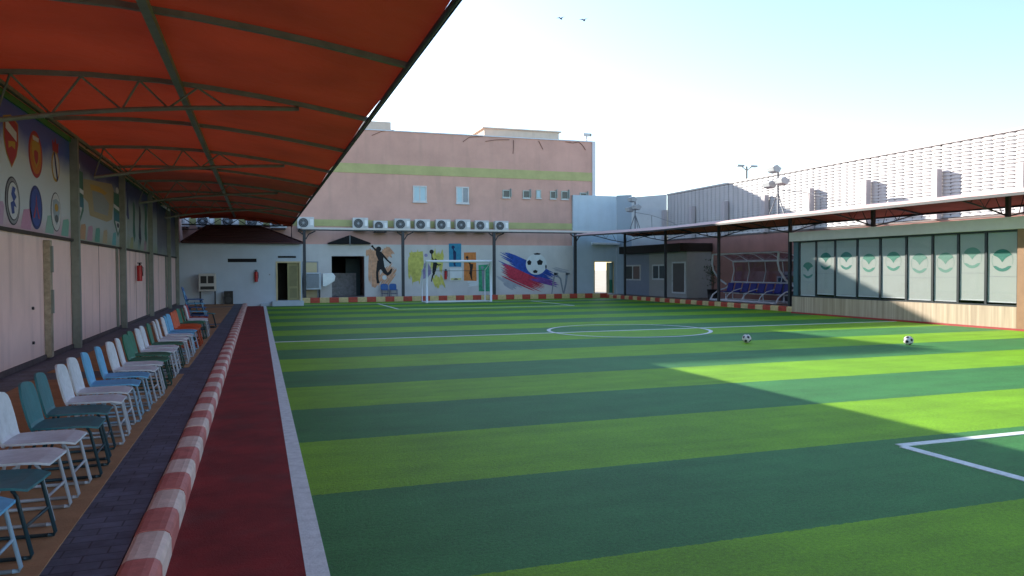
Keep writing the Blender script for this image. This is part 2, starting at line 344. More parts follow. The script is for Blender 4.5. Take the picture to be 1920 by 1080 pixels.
# ------------------------------------------------------------------ pink school building at the far end
PY, PH, PX = 40.5, 9.09, 18.7
b = thing('school_building', 'large dusty pink school building with yellow green bands behind the far goal', 'building', (4, PY, 0))
m = MB(); m.box((-16, PY, 3.0), (PX, 60, PH)); m.box((-16, PY, 0), (3.4, 60, 3.0)); m.box((5.6, PY, 0), (PX, 60, 3.0))
m.box((3.4, 45.5, 0), (5.6, 60, 3.0))
m.build('wall', PINK, b)
MB().box((PX, PY-.06, 5.2), (PX+.2, PY+1, PH+.05)).box((-16, PY-.05, PH), (PX, PY+.25, PH+.06)).build('parapet', [TRIM], b)
MB().box((-16, PY-.02, 6.80), (PX, PY, 7.30)).build('painted_band', GREENB, b)
MB().box((-16, PY-.02, 3.95), (PX, PY, 4.30)).build('painted_band', GREENB, b)
for px, py0, py1, wpx, kind in ((774, 348, 379, 26, 'b'), (855, 350, 382, 24, 'c'), (942, 356, 371, 14, 'd'), (980, 357, 372, 13, 'd'), (1005, 356, 372, 9, 'l'),
                          (1031, 358, 373, 11, 'd'), (1052, 358, 374, 13, 'd'), (1087, 361, 374, 13, 'd')):
    x0, z1 = aty(px, py0, PY); x1, z0 = aty(px+wpx, py1, PY); f_ = .05 if wpx < 20 else .07
    fm = MB(); y1 = PY; y0 = PY-.05
    fm.box((x0, y0, z0), (x0+f_, y1, z1)); fm.box((x1-f_, y0, z0), (x1, y1, z1)); fm.box((x0+f_, y0, z0), (x1-f_, y1, z0+f_)); fm.box((x0+f_, y0, z1-f_), (x1-f_, y1, z1))
    if wpx > 20: fm.box(((x0+x1)/2-.03, y0+.01, z0+f_), ((x0+x1)/2+.03, y1, z1-f_))
    fo = fm.build('window', ACW if wpx > 20 else mat('window_frame_grey', (.42, .48, .45), .5), b)
    MB().box((x0-.03, PY-.09, z0-.05), (x1+.03, PY, z0-.003)).build('sill', ACW, fo)
    pm = MB(); pm.box((x0+f_, PY-.02, z0+f_), ((x0+x1)/2 if kind == 'c' else x1-f_, PY-.002, z1-f_), 0)
    if kind == 'c': pm.box(((x0+x1)/2, PY-.02, z0+f_), (x1-f_, PY-.002, z1-f_), 1)
    pm.build('pane', [WINB, GREYP] if kind in 'bcl' else [WIND, WIND], fo)
    if kind == 'd':
        MB().box((x1+.01, PY-.16, z0+.05), (x1+.05, PY, z1+.08)).build('shutter', mat('shutter_grey', (.3, .34, .33), .5), fo)
# cracks and cable ends hanging from the parapet
CR = mat('rusty_cable', (.22, .11, .09), .8)
cm = MB()
for pts in (((740, 243), (716, 246), (697, 254)), ((905, 256), (880, 257), (868, 266)), ((963, 263), (963, 275), (962, 288)), ((1010, 264), (1014, 272), (1018, 280)),
            ((955, 262), (930, 262), (910, 265)), ((1085, 266), (1092, 272), (1098, 281)), ((1060, 266), (1075, 268), (1085, 266))):
    q = [(*[aty(a, c, PY-.02)[0]], PY-.02, aty(a, c, PY-.02)[1]) for a, c in pts]
    MB().tube(q, .018, 5).build('loose_cable', CR, b)
MB().box((-4, 45, PH), (7.63, 52, 10.47)).build('stair_head', CREAM, b)
MB().box((13.44, 45, PH), (18.45, 50, 10.42)).box((13.3, 44.9, 10.42), (18.6, 50.1, 10.5)).build('stair_head', CREAM, b)
MB().box((-16, 42.9, PH), (-1.1, 50, 12.0)).build('upper_floor', PINK, b)
c_ = thing('security_camera', 'small white security camera on the right roof corner of the pink building', 'camera', (18.4, PY+.1, PH+.06))
MB().tube([(18.4, PY+.1, PH+.06), (18.4, PY+.1, PH+.36)], .05).build('bracket', ACW, c_)
MB().box((18.15, PY-.02, PH+.36), (18.6, PY+.2, PH+.52)).build('camera_body', ACW, c_, .01)
MB().tube([(18.6, PY+.09, PH+.44), (18.68, PY+.09, PH+.44)], .09, 12).build('lens', BLACK, c_)

# ------------------------------------------------------------------ mural wall (white plaster skin with painted sports figures)
WY = 40.3
mw = thing('mural_wall', 'long grey white plastered wall painted with sports murals behind the far goal', 'wall', (8, WY, 0))
m = MB()
ox0, ox1, oz1 = 3.66, 5.36, 2.38
m.box((1.96, WY, 0), (ox0, PY-.003, 3.0)); m.box((ox1, WY, 0), (17.38, PY-.003, 3.0)); m.box((ox0, WY, oz1), (ox1, PY-.003, 3.0)); m.box((ox0, WY+.003, 0), (ox1, PY-.003, .22))
m.build('wall', MURALW, mw)
# passage behind the opening
m = MB(); m.box((3.45, 45.0, .2), (5.55, 45.4, 2.95)); m.build('passage_end', DARK, mw)  # near-black end wall paints in the dark of the passage
MB().box((3.42, PY, 0), (5.58, 45.0, .22)).build('passage_floor', mat('grey_concrete', (.22, .22, .23), .8, .3, 5), mw)
m = MB(); m.box((3.42, 42.6, .22), (5.2, 42.8, 1.48)); m.build('low_wall', mat('rough_grey_render', (.27, .27, .29), .9, .35, 5, .5, 12), mw)
MB().box((4.7, 43.2, .22), (5.5, 43.3, 2.3)).build('passage_door', mat('dark_blue_door', (.03, .07, .09), .5), mw)
# decals: polygons in (x, z) lying on the plaster, each layer 3 mm prouder
PEACH = mat('peach_mural_paint', (.62, .33, .20), .8, .25, 6)
MYEL = mat('yellow_mural_paint', (.55, .50, .12), .8, .3, 5)
MBLU = mat('cyan_mural_paint', (.03, .22, .36), .7, .2, 8)
MORA = mat('orange_mural_paint', (.60, .20, .05), .7, .2, 8)
MGRN = mat('green_mural_paint', (.05, .33, .17), .7, .35, 8)
MLAV = mat('lavender_mural_paint', (.28, .24, .40), .8, .2)
MWHT = mat('white_mural_paint', (.68, .70, .70), .7, .08)
MRED = mat('red_mural_paint', (.50, .035, .07), .7, .3, 8)
MNAV = mat('blue_mural_paint', (.02, .07, .34), .7, .35, 8)
MGRY = mat('grey_mural_paint', (.24, .27, .31), .8, .2)
MPUR = mat('purple_mural_paint', (.18, .07, .30), .8, .3)
def zpt(x, y, org, k): return (org[0]+x/k, org[1]+y/k)
class Decal:
    def __init__(s, org, k, lay=0): s.m = MB(); s.o = org; s.k = k; s.y = WY-.004-.003*lay
    def P(s, x, y): a = aty(*zpt(x, y, s.o, s.k), WY); return (a[0], s.y, a[1])
    def poly(s, pts): s.m.face([s.P(*p) for p in pts][::-1]); return s
    def disc(s, x, y, r, n=20, wob=0):
        return s.poly([(x+(r+random.uniform(-wob, wob))*math.cos(2*math.pi*i/n), y+(r+random.uniform(-wob, wob))*math.sin(2*math.pi*i/n)) for i in range(n)])
    def stroke(s, pts, w0, w1=None):
        w1 = w0 if w1 is None else w1; n = len(pts); Lp = []; Rp = []
        for i, p in enumerate(pts):
            a = pts[max(i-1, 0)]; b_ = pts[min(i+1, n-1)]; dx, dy = b_[0]-a[0], b_[1]-a[1]; q = math.hypot(dx, dy) or 1
            w_ = (w0+(w1-w0)*i/(n-1))/2; Lp.append((p[0]-dy/q*w_, p[1]+dx/q*w_)); Rp.append((p[0]+dy/q*w_, p[1]-dx/q*w_))
        return s.poly(Lp+Rp[::-1])
    def brush(s, x0, y0, x1, y1, wid, n, ln_=1., jit=.25):
        dx, dy = x1-x0, y1-y0; q = math.hypot(dx, dy); nx, ny = -dy/q, dx/q
        for i in range(n):
            o = (i/(n-1)-.5)*wid+random.uniform(-4, 4); a = random.uniform(0, jit); b_ = 1-random.uniform(0, jit)
            w_ = wid/n*random.uniform(1.0, 1.9)
            s.y -= .00015
            p = [(x0+dx*t+nx*(o+math.sin(t*3)*4), y0+dy*t+ny*(o+math.sin(t*3)*4)) for t in (a, a+(b_-a)*.15, a+(b_-a)*.5, a+(b_-a)*.85, b_)]
            Lp = []; Rp = []
            for j, c in enumerate(p):
                ww = w_*(.15, .9, 1, .8, .1)[j]/2; Lp.append((c[0]+nx*ww, c[1]+ny*ww)); Rp.append((c[0]-nx*ww, c[1]-ny*ww))
            s.poly(Lp+Rp[::-1])
        return s
    def done(s, name, mt): return s.m.build(name, mt, mw)
O1, K1 = (560, 390), 6.
d = Decal(O1, K1, 0)
d.brush(860, 440, 850, 920, 110, 9); d.brush(960, 440, 1060, 560, 90, 6); d.brush(1090, 640, 900, 900, 120, 9); d.brush(800, 450, 800, 560, 60, 4)
d.poly([(810, 520), (870, 440), (900, 520), (890, 700), (900, 850), (860, 900), (820, 880), (830, 700)])
d.done('painted_splash', PEACH)
d = Decal(O1, K1, 2)
d.disc(900, 462, 29)
d.poly([(868, 480), (905, 484), (935, 500), (955, 545), (950, 600), (905, 610), (885, 560), (868, 520)])
d.done('painted_footballer', BLACKP)
d2 = Decal(O1, K1, 2.5)
d2.poly([(885, 590), (955, 590), (965, 660), (1000, 725), (1015, 715), (1040, 680), (1055, 685), (1040, 735), (1000, 765), (955, 735), (925, 690), (908, 700), (895, 725), (900, 800), (912, 845), (880, 850), (872, 800), (870, 720), (878, 650)])
d2.stroke([(915, 495), (960, 545), (1000, 590), (1035, 620)], 26, 13); d2.stroke([(890, 492), (855, 462), (825, 428)], 22, 16)
d2.disc(828, 430, 12); d2.disc(1030, 616, 11)
d2.done('painted_footballer', BLACKP)
Decal(O1, K1, 3).disc(965, 782, 26).done('painted_ball', MWHT)
O2, K2 = (750, 440), 7.717
d = Decal(O2, K2, 0); d.brush(210, 210, 215, 740, 170, 10); d.brush(560, 200, 520, 560, 150, 8); d.brush(520, 560, 600, 800, 120, 7)
d.poly([(130, 260), (330, 240), (345, 420), (290, 660), (190, 690), (180, 460)]); d.done('painted_splash', MYEL)
d = Decal(O2, K2, 1.5); d.disc(376, 298, 24); d.poly([(345, 420), (395, 395), (445, 480), (450, 560), (400, 620), (335, 640), (330, 520)]); d.done('painted_player', MLAV)
d = Decal(O2, K2, 2); d.disc(457, 247, 31); d.disc(515, 362, 17); d.stroke([(458, 270), (462, 330), (485, 375), (500, 400)], 14, 22)
d.done('painted_player', BLACKP)
d = Decal(O2, K2, 2.5); d.poly([(480, 395), (525, 395), (535, 440), (520, 520), (495, 565), (468, 555), (470, 480)])
d.stroke([(520, 415), (555, 440), (595, 432)], 22, 12); d.stroke([(495, 550), (470, 600), (452, 680)], 30, 12); d.done('painted_player', BLACKP)
d = Decal(O2, K2, 1); d.poly([(705, 128), (886, 128), (886, 465), (710, 465)]); d.done('painted_panel', MBLU)
d = Decal(O2, K2, 2); d.disc(768, 182, 24); d.poly([(765, 240), (812, 245), (812, 330), (805, 380), (772, 380), (770, 300)]); d.stroke([(790, 380), (788, 430), (800, 460)], 34, 16); d.stroke([(800, 255), (775, 225), (765, 195)], 20, 12); d.done('painted_player', mat('navy_mural_paint', (.01, .03, .10), .7))
d = Decal(O2, K2, 1); d.poly([(925, 258), (1098, 255), (1108, 670), (925, 665)]); d.done('painted_panel', MORA)
d = Decal(O2, K2, 2); d.disc(970, 330, 20); d.stroke([(972, 345), (990, 390), (1015, 425)], 16, 24); d.poly([(1000, 420), (1060, 425), (1050, 500), (1040, 570), (1000, 570), (1012, 490)]); d.stroke([(1025, 560), (1030, 610), (1042, 655)], 34, 12); d.done('painted_player', mat('brown_black_mural_paint', (.03, .015, .012), .7))
d = Decal(O2, K2, 1); d.poly([(1135, 440), (1290, 430), (1300, 820), (1140, 820)]); d.done('painted_panel', MGRN)
d = Decal(O2, K2, 2); d.disc(1190, 475, 20); d.poly([(1180, 510), (1215, 510), (1232, 600), (1225, 700), (1215, 800), (1195, 790), (1188, 680)]); d.done('painted_player', MGRY)
d = Decal(O2, K2, .5); d.brush(1190, 690, 960, 720, 70, 5); d.done('painted_splash', MWHT)
O3, K3 = (900, 380), 4.909
d = Decal(O3, K3, 0); d.brush(165, 480, 760, 760, 120, 12); d.brush(200, 470, 700, 690, 60, 6, jit=.1); d.done('painted_brush_stroke', MNAV)
d = Decal(O3, K3, 1.5); d.brush(180, 600, 600, 790, 110, 11, jit=.2); d.brush(200, 610, 560, 760, 50, 5, jit=.1); d.done('painted_brush_stroke', MRED)
d = Decal(O3, K3, 2.2); d.brush(440, 680, 740, 760, 40, 5); d.done('painted_brush_stroke', MPUR)
d = Decal(O3, K3, .0); d.brush(170, 640, 420, 800, 120, 7, jit=.4); d.brush(660, 600, 820, 640, 24, 3); d.done('painted_brush_stroke', mat('pale_grey_mural_paint', (.38, .39, .43), .8))
d = Decal(O3, K3, 3.5); d.disc(517, 567, 96, 32); d.done('painted_football', MWHT)
d = Decal(O3, K3, 4.2)
for (x, y, rx, ry) in ((525, 472, 36, 10), (453, 552, 22, 26), (550, 550, 30, 28), (508, 634, 24, 17), (606, 590, 8, 22)):
    d.poly([(x+rx*math.cos(a*2*math.pi/5-1.57), y+ry*math.sin(a*2*math.pi/5-1.57)) for a in range(5)])
d.done('painted_football_patch', BLACKP)
d = Decal(O3, K3, 3.5)
d.stroke([(690, 650), (675, 720), (660, 840)], 14, 8); d.stroke([(800, 650), (790, 740), (770, 840)], 22, 12); d.stroke([(690, 650), (740, 700), (765, 830)], 18, 12); d.stroke([(680, 655), (720, 652)], 26, 16); d.stroke([(790, 655), (826, 652)], 22, 14)
d.done('painted_runner', MGRY)
# small dark gable over the opening
ga = thing('gable_awning', 'small dark gabled awning on the pink wall above the passage opening', 'awning', (4.6, PY, 3.0))
g1 = [aty(a, c, PY-.2) for a, c in ((615, 455), (655, 441), (694, 455))]
MB().prism([(g1[0][0], PY-.45, 3.07), (g1[1][0], PY-.45, g1[1][1]), (g1[2][0], PY-.45, 3.07), (g1[2][0], PY-.45, 3.02), (g1[0][0], PY-.45, 3.02)], (0, .44, 0)).build('awning_roof', DARK, ga)
MB().box((g1[1][0]-.015, PY-.47, 2.9), (g1[1][0]+.015, PY-.452, g1[1][1])).build('mullion', GREYP, ga)

dr = thing('cream_door', 'cream door in the mural wall behind the grey air cooler', 'door', (2.56, WY, .22))
MB().box((2.21, WY-.05, .22), (2.91, WY-.003, 2.05)).build('door_panel', CREAMD, dr)
MB().box((2.14, WY-.07, .22), (2.205, WY-.003, 2.1)).box((2.915, WY-.07, .22), (2.98, WY-.003, 2.1)).box((2.205, WY-.07, 2.055), (2.915, WY-.003, 2.1)).build('door_frame', GREYP, dr)

# ------------------------------------------------------------------ beam on posts in front of the mural wall
bm_ = thing('roof_beam_frame', 'long grey beam on dark posts running in front of the mural wall', 'frame', (9.6, 39.1, 0))
for x in (2.22, 7.2, 12.2, 17.0):
    pm = MB().box((x-.07, 39.1-.07, .2), (x+.07, 39.17, 3.64)); pm.build('post', STEELD, bm_)
    MB().tube([(x+.07, 39.1, 3.2), (x+.22, 39.1, 3.45), (x+.55, 39.1, 3.62)], .03, 6).tube([(x-.3, 39.1, 3.62), (x-.07, 39.1, 3.45)], .03, 6).build('brace', STEELD, bm_)
MB().box((2.1, 39.02, 3.64), (18.9, 39.18, 3.70), 0).box((2.1, 39.0, 3.70), (18.9, 39.2, 3.80), 1).build('beam', [STEELD, FASCIA], bm_)

# ------------------------------------------------------------------ outdoor air conditioner units
def make_ac(w_=.83, h_=.6):
    t = thing('air_conditioner', 'x', 'air conditioner')
    MB().box((0, -.34, 0), (w_, 0, h_)).build('case', ACW, t, .015)
    c = (w_*.36, -.345, h_*.5); R2 = h_*.40
    g = MB(); g.tube([(c[0], -.352, c[2]), (c[0], -.342, c[2])], R2, 24); g.build('fan_opening', mat('ac_dark', (.05, .055, .06), .5), t)
    r_ = MB()
    for rr in (R2, R2*.72, R2*.44):
        pts = [(c[0]+rr*math.cos(2*math.pi*i/20), -.36, c[2]+rr*math.sin(2*math.pi*i/20)) for i in range(21)]
        r_.tube(pts, .008, 4)
    r_.tube([(c[0], -.37, c[2]), (c[0], -.35, c[2])], R2*.28, 12); r_.build('fan_guard', GREYP, t)
    MB().box((w_*.76, -.352, h_*.3), (w_*.95, -.342, h_*.8)).build('side_panel', mat('ac_panel', (.8, .81, .82), .4), t)
    MB().box((.08, -.33, -.05), (.13, .2, -.003)).box((w_-.13, -.33, -.05), (w_-.08, .2, -.003)).box((.05, -.3, -.07), (w_-.05, .15, -.051)).build('bracket', STEELD, t)
    return t
ac0 = make_ac()
xs = [1.94, 4.73, 5.82, 6.93, 8.03, 9.18, 10.29, 11.39, 12.54]
words = ['nearest the annex', 'second from left above the beam', 'third from left above beam, hung lowest',
         'fourth from the left above the beam', 'fifth from the left above the beam', 'sixth from the left above the beam', 'seventh from the left above the beam',
         'eighth from the left above the beam', 'rightmost unit above the beam']
for i, x in enumerate(xs):
    o = ac0 if i == 0 else copy_tree(ac0)
    o.scale = [(1, 1, 1), (.97, 1, 1.02), (.9, .95, .92), (1.02, 1, 1), (1, 1, .97), (.98, 1, 1), (1, 1, 1.02), (.96, 1, .96), (.95, 1, .95)][i]; o.location = (x, PY-.2, 3.78 if i != 2 else 3.70); o['label'] = 'white outdoor air conditioner on the pink wall, '+words[i]; o['group'] = 'outdoor air conditioners along the pink wall'
for i in range(5):
    o = copy_tree(ac0); o.location = (-4.0+1.15*i, PY-.2, 3.80)
    o['label'] = 'air conditioner seen over the maroon annex roof, '+['first', 'second', 'third', 'fourth', 'fifth'][i]+' from left'; o['group'] = 'outdoor air conditioners along the pink wall'

# ------------------------------------------------------------------ white annex with maroon roof
AY = 36.5
an = thing('annex', 'pale blue white single storey annex with maroon hipped roof at the end of the carpet', 'building', (-.6, AY, 0))
m = MB()
m.box((-3.5, AY, 0), (.83, AY+.2, 2.9)); m.box((1.86, AY, 0), (1.95, AY+.2, 2.9)); m.box((.83, AY, 2.01), (1.86, AY+.2, 2.9)); m.box((.83, AY+.002, 0), (1.86, AY+.2, .24))
m.box((-3.5, AY+.2, 0), (-3.3, 40.25, 2.9)); m.box((1.75, AY+.2, 0), (1.95, 40.25, 2.9)); m.box((-3.3, 40.05, 0), (1.75, 40.25, 2.9))
m.build('wall', ANNEX, an)
MB().box((-3.3, AY+.2, .2), (1.75, 40.05, .24)).build('floor', mat('annex_floor', (.1, .1, .1), .7), an)
MB().box((.2, AY+1.6, .24), (1.75, AY+1.7, 2.9)).build('inner_wall', mat('annex_inner', (.06, .055, .05), .8), an)  # near-black tone paints in the dim room behind the open door
rf = MB(); e0 = (-3.2, AY-.22); e1 = (2.0, 40.4)
A_ = [(e0[0], e0[1], 2.93), (e1[0], e0[1], 2.93), (e1[0], e1[1], 2.93), (e0[0], e1[1], 2.93)]; B_ = [(-2.3, 38.5, 3.75), (.2, 38.5, 3.75)]
rf.face([A_[0], A_[1], B_[1], B_[0]]); rf.face([A_[1], A_[2], B_[1]]); rf.face([A_[2], A_[3], B_[0], B_[1]]); rf.face([A_[3], A_[0], B_[0]]); rf.face(A_[::-1])
rf.box((e0[0], e0[1]-.03, 2.86), (e1[0], e0[1], 2.95))
for k in range(1, 9):   # tile courses
    t_ = k/9; y = e0[1]+(38.5-e0[1])*t_; z = 2.93+.82*t_; xl = e0[0]+(B_[0][0]-e0[0])*t_; xr = e1[0]+(B_[1][0]-e1[0])*t_
    rf.box((xl, y-.03, z-.01), (xr, y+.01, z+.025))
rf.build('roof', ROOFT, an)
MB().tube([A_[1], B_[1]], .05, 6).tube([A_[0], B_[0]], .05, 6).tube([B_[0], B_[1]], .05, 6).build('ridge_cap', ROOFT, an)
df = MB(); df.box((.79, AY-.03, .22), (.86, AY+.1, 2.06)).box((1.83, AY-.03, .22), (1.90, AY+.1, 2.06)).box((.86, AY-.03, 1.99), (1.83, AY+.1, 2.06))
dd = df.build('door_frame', CREAMD, an)
MB().box((1.30, AY+.04, .25), (1.82, AY+.09, 1.985)).build('door_leaf', DOORO, an)
MB().box((1.38, AY+.035, .9), (1.72, AY+.039, 1.85)).box((1.38, AY+.035, .35), (1.72, AY+.039, .8)).build('door_panelling', mat('olive_panel', (.22, .2, .1), .6), an)
a1 = aty(427, 485, AY); a2 = aty(481, 491.5, AY)
MB().box((a1[0], AY-.012, a2[1]), (a2[0], AY-.001, a1[1])).build('vent_slot', DARK, an)
a1 = aty(521, 480, AY); a2 = aty(555, 483.5, AY)
MB().box((a1[0], AY-.012, a2[1]), (a2[0], AY-.001, a1[1])).build('vent_slot', DARK, an)
MB().box((.6, AY-.5, -.02), (2.0, AY-.003, .22)).box((.1, AY-.25, -.02), (.6, AY-.003, .12)).build('door_step', ANNEX, an, .01)
MB().box((.48, AY-.02, 1.42), (.54, AY-.001, 1.48)).build('light_switch', GREYP, an)
def extinguisher(label, x, y, z, ax='y'):
    t = thing('fire_extinguisher', label, 'extinguisher', (x, y, z))
    MB().tube([(x, y, z), (x, y, z+.02), (x, y, z+.38), (x, y, z+.43), (x, y, z+.46)], .075, 12).build('cylinder', REDX, t)
    MB().tube([(x, y, z+.46), (x, y, z+.54)], .025, 8).box((x-.06, y-.02, z+.52), (x+.06, y+.02, z+.55)).build('valve', BLACK, t)
    MB().tube([(x+.03, y-.03, z+.5), (x+.10, y-.04, z+.4), (x+.09, y-.04, z+.15)], .012, 6).build('hose', BLACK, t)
    return t
extinguisher('red fire extinguisher hanging on the pale annex wall left of its door', -.08, AY-.09, 1.12)
extinguisher('red fire extinguisher on the mural wall seen through the far goal', aty(835, 509, WY)[0], WY-.09, 1.12)
ye_, ze_ = atx(262, 527, -3.33)
extinguisher('red fire extinguisher fixed to the light pink wall under the banners', -3.33, ye_, ze_)
# old window air cooler on a stand
ck = thing('air_cooler', 'old white boxy air cooler on a metal stand by the annex corner', 'air cooler', (-2.3, AY-.6, .12))
x0, z1 = aty(372, 513, AY-.7); x1, z0 = aty(405, 546, AY-.7)
MB().box((x0, AY-.7, z0), (x1, AY-.2, z1)).build('case', mat('old_white_case', (.50, .48, .45), .5, .1), ck, .02)
w1 = (x1-x0); 
MB().box((x0+.12*w1, AY-.712, z0+.45*(z1-z0)), (x0+.46*w1, AY-.702, z0+.86*(z1-z0))).box((x0+.54*w1, AY-.712, z0+.45*(z1-z0)), (x0+.88*w1, AY-.702, z0+.86*(z1-z0))).build('air_outlet', BLACK, ck)
MB().box((x0+.1*w1, AY-.712, z0+.1*(z1-z0)), (x0+.9*w1, AY-.702, z0+.28*(z1-z0))).build('control_panel', BLACK, ck)
for xx in (x0+.03, x1-.07):
    for yy in (AY-.68, AY-.26): MB().box((xx, yy, .12), (xx+.04, yy+.04, z0)).build('leg', STEELD, ck)
sp = thing('speaker_box', 'black loudspeaker box standing on the pavement before the annex', 'speaker', (aty(428, 567, AY-.3)[0], AY-.3, .12))
x0, z1 = aty(420, 546, AY-.4); x1, z0 = aty(437, 567, AY-.4)
MB().box((x0, AY-.4, .12), (x1, AY-.1, z1)).build('cabinet', BLACK, sp, .01)
MB().tube([((x0+x1)/2, AY-.41, .33), ((x0+x1)/2, AY-.395, .33)], .14, 16).tube([((x0+x1)/2, AY-.41, .56), ((x0+x1)/2, AY-.395, .56)], .05, 12).build('cone', mat('speaker_cone', (.04, .04, .045), .5), sp)

# big grey evaporative cooler with white duct at the corner post
ec = thing('evaporative_cooler', 'large grey louvred evaporative cooler with white duct before the mural wall', 'air cooler', (2.6, 39.6, .66))
x0, z1 = aty(571, 511, 39.3); x1, z0 = aty(602, 543, 39.3)
MB().box((x0, 39.3, z0), (x1, 40.0, z1)).build('case', mat('pale_grey_case', (.46, .50, .56), .5), ec, .02)
MB().box((x0+.1, 39.285, z0+.1), (x1-.1, 39.299, z1-.08)).build('pad', mat('cooler_pad_grey', (.17, .19, .22), .7), ec)
lv = MB()
for k in range(12):
    z = z0+.13+k*(z1-z0-.24)/12; lv.box((x0+.11, 39.268, z), (x1-.11, 39.284, z+.028))
lv.build('louvre', mat('louvre_grey', (.33, .36, .41), .5), ec)
dz = [aty(a, c, 39.4) for a, c in ((605, 513), (624, 512), (629, 518), (627, 527), (611, 537), (605, 537))]
MB().prism([(p[0], 39.35, p[1]) for p in dz][::-1], (0, .45, 0)).build('duct', mat('duct_white', (.82, .83, .84), .4), ec, .02)
MB().box((x0+.03, 39.4, .22), (x0+.08, 39.45, z0)).box((x1-.08, 39.4, .22), (x1-.03, 39.45, z0)).box((x0+.03, 39.9, .22), (x0+.08, 39.95, z0)).box((x1-.08, 39.9, .22), (x1-.03, 39.95, z0)).build('stand', STEELD, ec)
# board on mural wall
wb = thing('notice_board', 'white board on the mural wall behind the goal, below the blue painted panel', 'board', (0, WY, 1))
x0, z1 = aty(843, 503, WY); x1, z0 = aty(866, 526, WY); wb.location = ((x0+x1)/2, WY, z0)
MB().box((x0, WY-.05, z0), (x1, WY-.02, z1)).build('panel', MWHT, wb, .005)
MB().box((x0+.05, WY-.053, z0+.03), (x1-.05, WY-.051, z0+.14)).build('yellow_strip', mat('pale_yellow_print', (.60, .55, .25), .6), wb)
xm = (x0+x1)/2
MB().face([(xm-.16, WY-.0545, z0+.05), (xm+.14, WY-.0545, z0+.05), (xm+.05, WY-.0545, z0+.12), (xm-.04, WY-.0545, z0+.12)]).build('printed_mark', BLACKP, wb)

# ------------------------------------------------------------------ goal
gl = thing('football_goal', 'white football goal at the far end of the pitch', 'goal', (9.6, 36.6, 0))
GW = mat('white_goal_paint', (.80, .80, .84), .4, .03); gx0, gx1 = 7.92, 11.24
for x in (gx0, gx1): MB().tube([(x, 36.6, 0), (x, 36.6, 2.09)], .06, 12).build('post', GW, gl)
MB().tube([(gx0-.05, 36.6, 2.06), (gx1+.05, 36.6, 2.06)], .06, 12).build('crossbar', GW, gl)
for x in (gx0-.05, gx1-.05):
    MB().tube([(x, 37.5, 0), (x, 37.5, 1.6)], .025, 8).build('rear_post', GW, gl)
    MB().tube([(x, 36.6, .03), (x, 37.5, .03)], .025, 8).tube([(x, 37.5, 1.6), (x+.05, 36.62, 2.0)], .02, 8).build('side_bar', GW, gl)
MB().tube([(gx0, 37.5, .03), (gx1, 37.5, .03)], .025, 8).build('ground_bar', GW, gl)
MB().tube([(gx0-.05, 37.5, 1.58), (gx1-.05, 37.5, 1.58)], .012, 6).build('rear_bar', STEELD, gl)
MB().tube([(gx0+.05, 36.6, .03), (gx1-.05, 36.6, .03)], .02, 6).build('front_ground_bar', GW, gl)
# ------------------------------------------------------------------ footballs
ph = (1+5**.5)/2
ICO = [Vector(v).normalized() for v in ((-1, ph, 0), (1, ph, 0), (-1, -ph, 0), (1, -ph, 0), (0, -1, ph), (0, 1, ph), (0, -1, -ph), (0, 1, -ph), (ph, 0, -1), (ph, 0, 1), (-ph, 0, -1), (-ph, 0, 1))]
def ball(loc, label, rot):
    m = MB(); m.sphere((0, 0, 0), .095, 0, 48, 32)
    R3 = Matrix.Rotation(rot, 3, 'X') @ Matrix.Rotation(rot*1.7, 3, 'Z')
    for i, f in enumerate(m.f):
        c = R3 @ sum((Vector(m.v[k]) for k in f), Vector()).normalized()
        if max(c.dot(v) for v in ICO) > math.cos(math.radians(19)): m.mi[i] = 1
    o = m.build('football', [mat('ball_white', (.62, .56, .56), .5, .15, 30), mat('ball_black', (.02, .02, .03), .5)])
    o.location = (*loc, .095); tag(o, label, 'ball', 'footballs on the pitch')
ball((10.0, 13.74), 'dusty football in the shade right of the centre circle', .5)
ball((12.81, 12.14), 'football with a black patch lying in the sunlit part of the pitch', 1.9)

# ------------------------------------------------------------------ left side: wall, banners, canopy
WX = -3.45
lw = thing('side_wall', 'light pink panelled wall with upright steel posts behind the chair row', 'wall', (WX, 17, 0))
MB().box((WX-.25, -6, 0), (WX, 44, 2.2)).box((WX-.25, -6, 2.2), (WX-.05, 44, 4.33)).build('wall', PINKL, lw)
MB().box((WX-.045, -6, 2.2), (WX+.06, 37, 2.25)).build('wall_strip', mat('shadow_gap_tone', (.05, .04, .035), .7), lw)  # dark strip paints in the shadow gap below the banners
MB().box((WX, -6, .12), (WX+.03, 36.4, .2)).build('skirting', mat('dark_skirting', (.10, .08, .085), .9, .3, 6), lw)  # dark strip along the foot of the wall
pj = MB()
for y in (3.0, 6.6, 9.0, 11.2, 19.3, 24.8, 30.2): pj.box((WX, y, .2), (WX+.008, y+.03, 2.2))
pj.build('panel_joint', mat('joint_pink', (.40, .26, .26), .8), lw)
for i, y in enumerate((-.1, 5.4, 10.9)+(16.67, 22.11, 27.55, 33.0, 36.2)):
    MB().box((WX+.01, y-.07, .12), (WX+.15, y+.07, 4.2)).build('post', STEEL, lw)
for y in (21.5, 26.9, 32.3): MB().box((WX+.005, y-.03, .2), (WX+.06, y+.03, 2.2)).build('conduit', STEEL, lw)
rp = MB().box((WX+.005, 14.62, .15), (WX+.10, 14.78, 2.15)); rp.build('rusty_upright', mat('rusty_cream', (.36, .30, .22), .8, .4, 8, streak=.6, streakcol=(.12, .06, .03)), lw)
MB().box((WX+.10, 14.66, .9), (WX+.13, 14.74, 1.3)).box((WX+.10, 14.66, 1.6), (WX+.13, 14.74, 2.05)).build('hinge', STEEL, lw)
bl = MB()
for a, c in ((60, 578), (61, 643)): 
    y, z = atx(a, c, WX); bl.tube([(WX, y, z), (WX+.03, y, z)], .025, 8)
bl.build('wall_bolt', STEELD, lw)
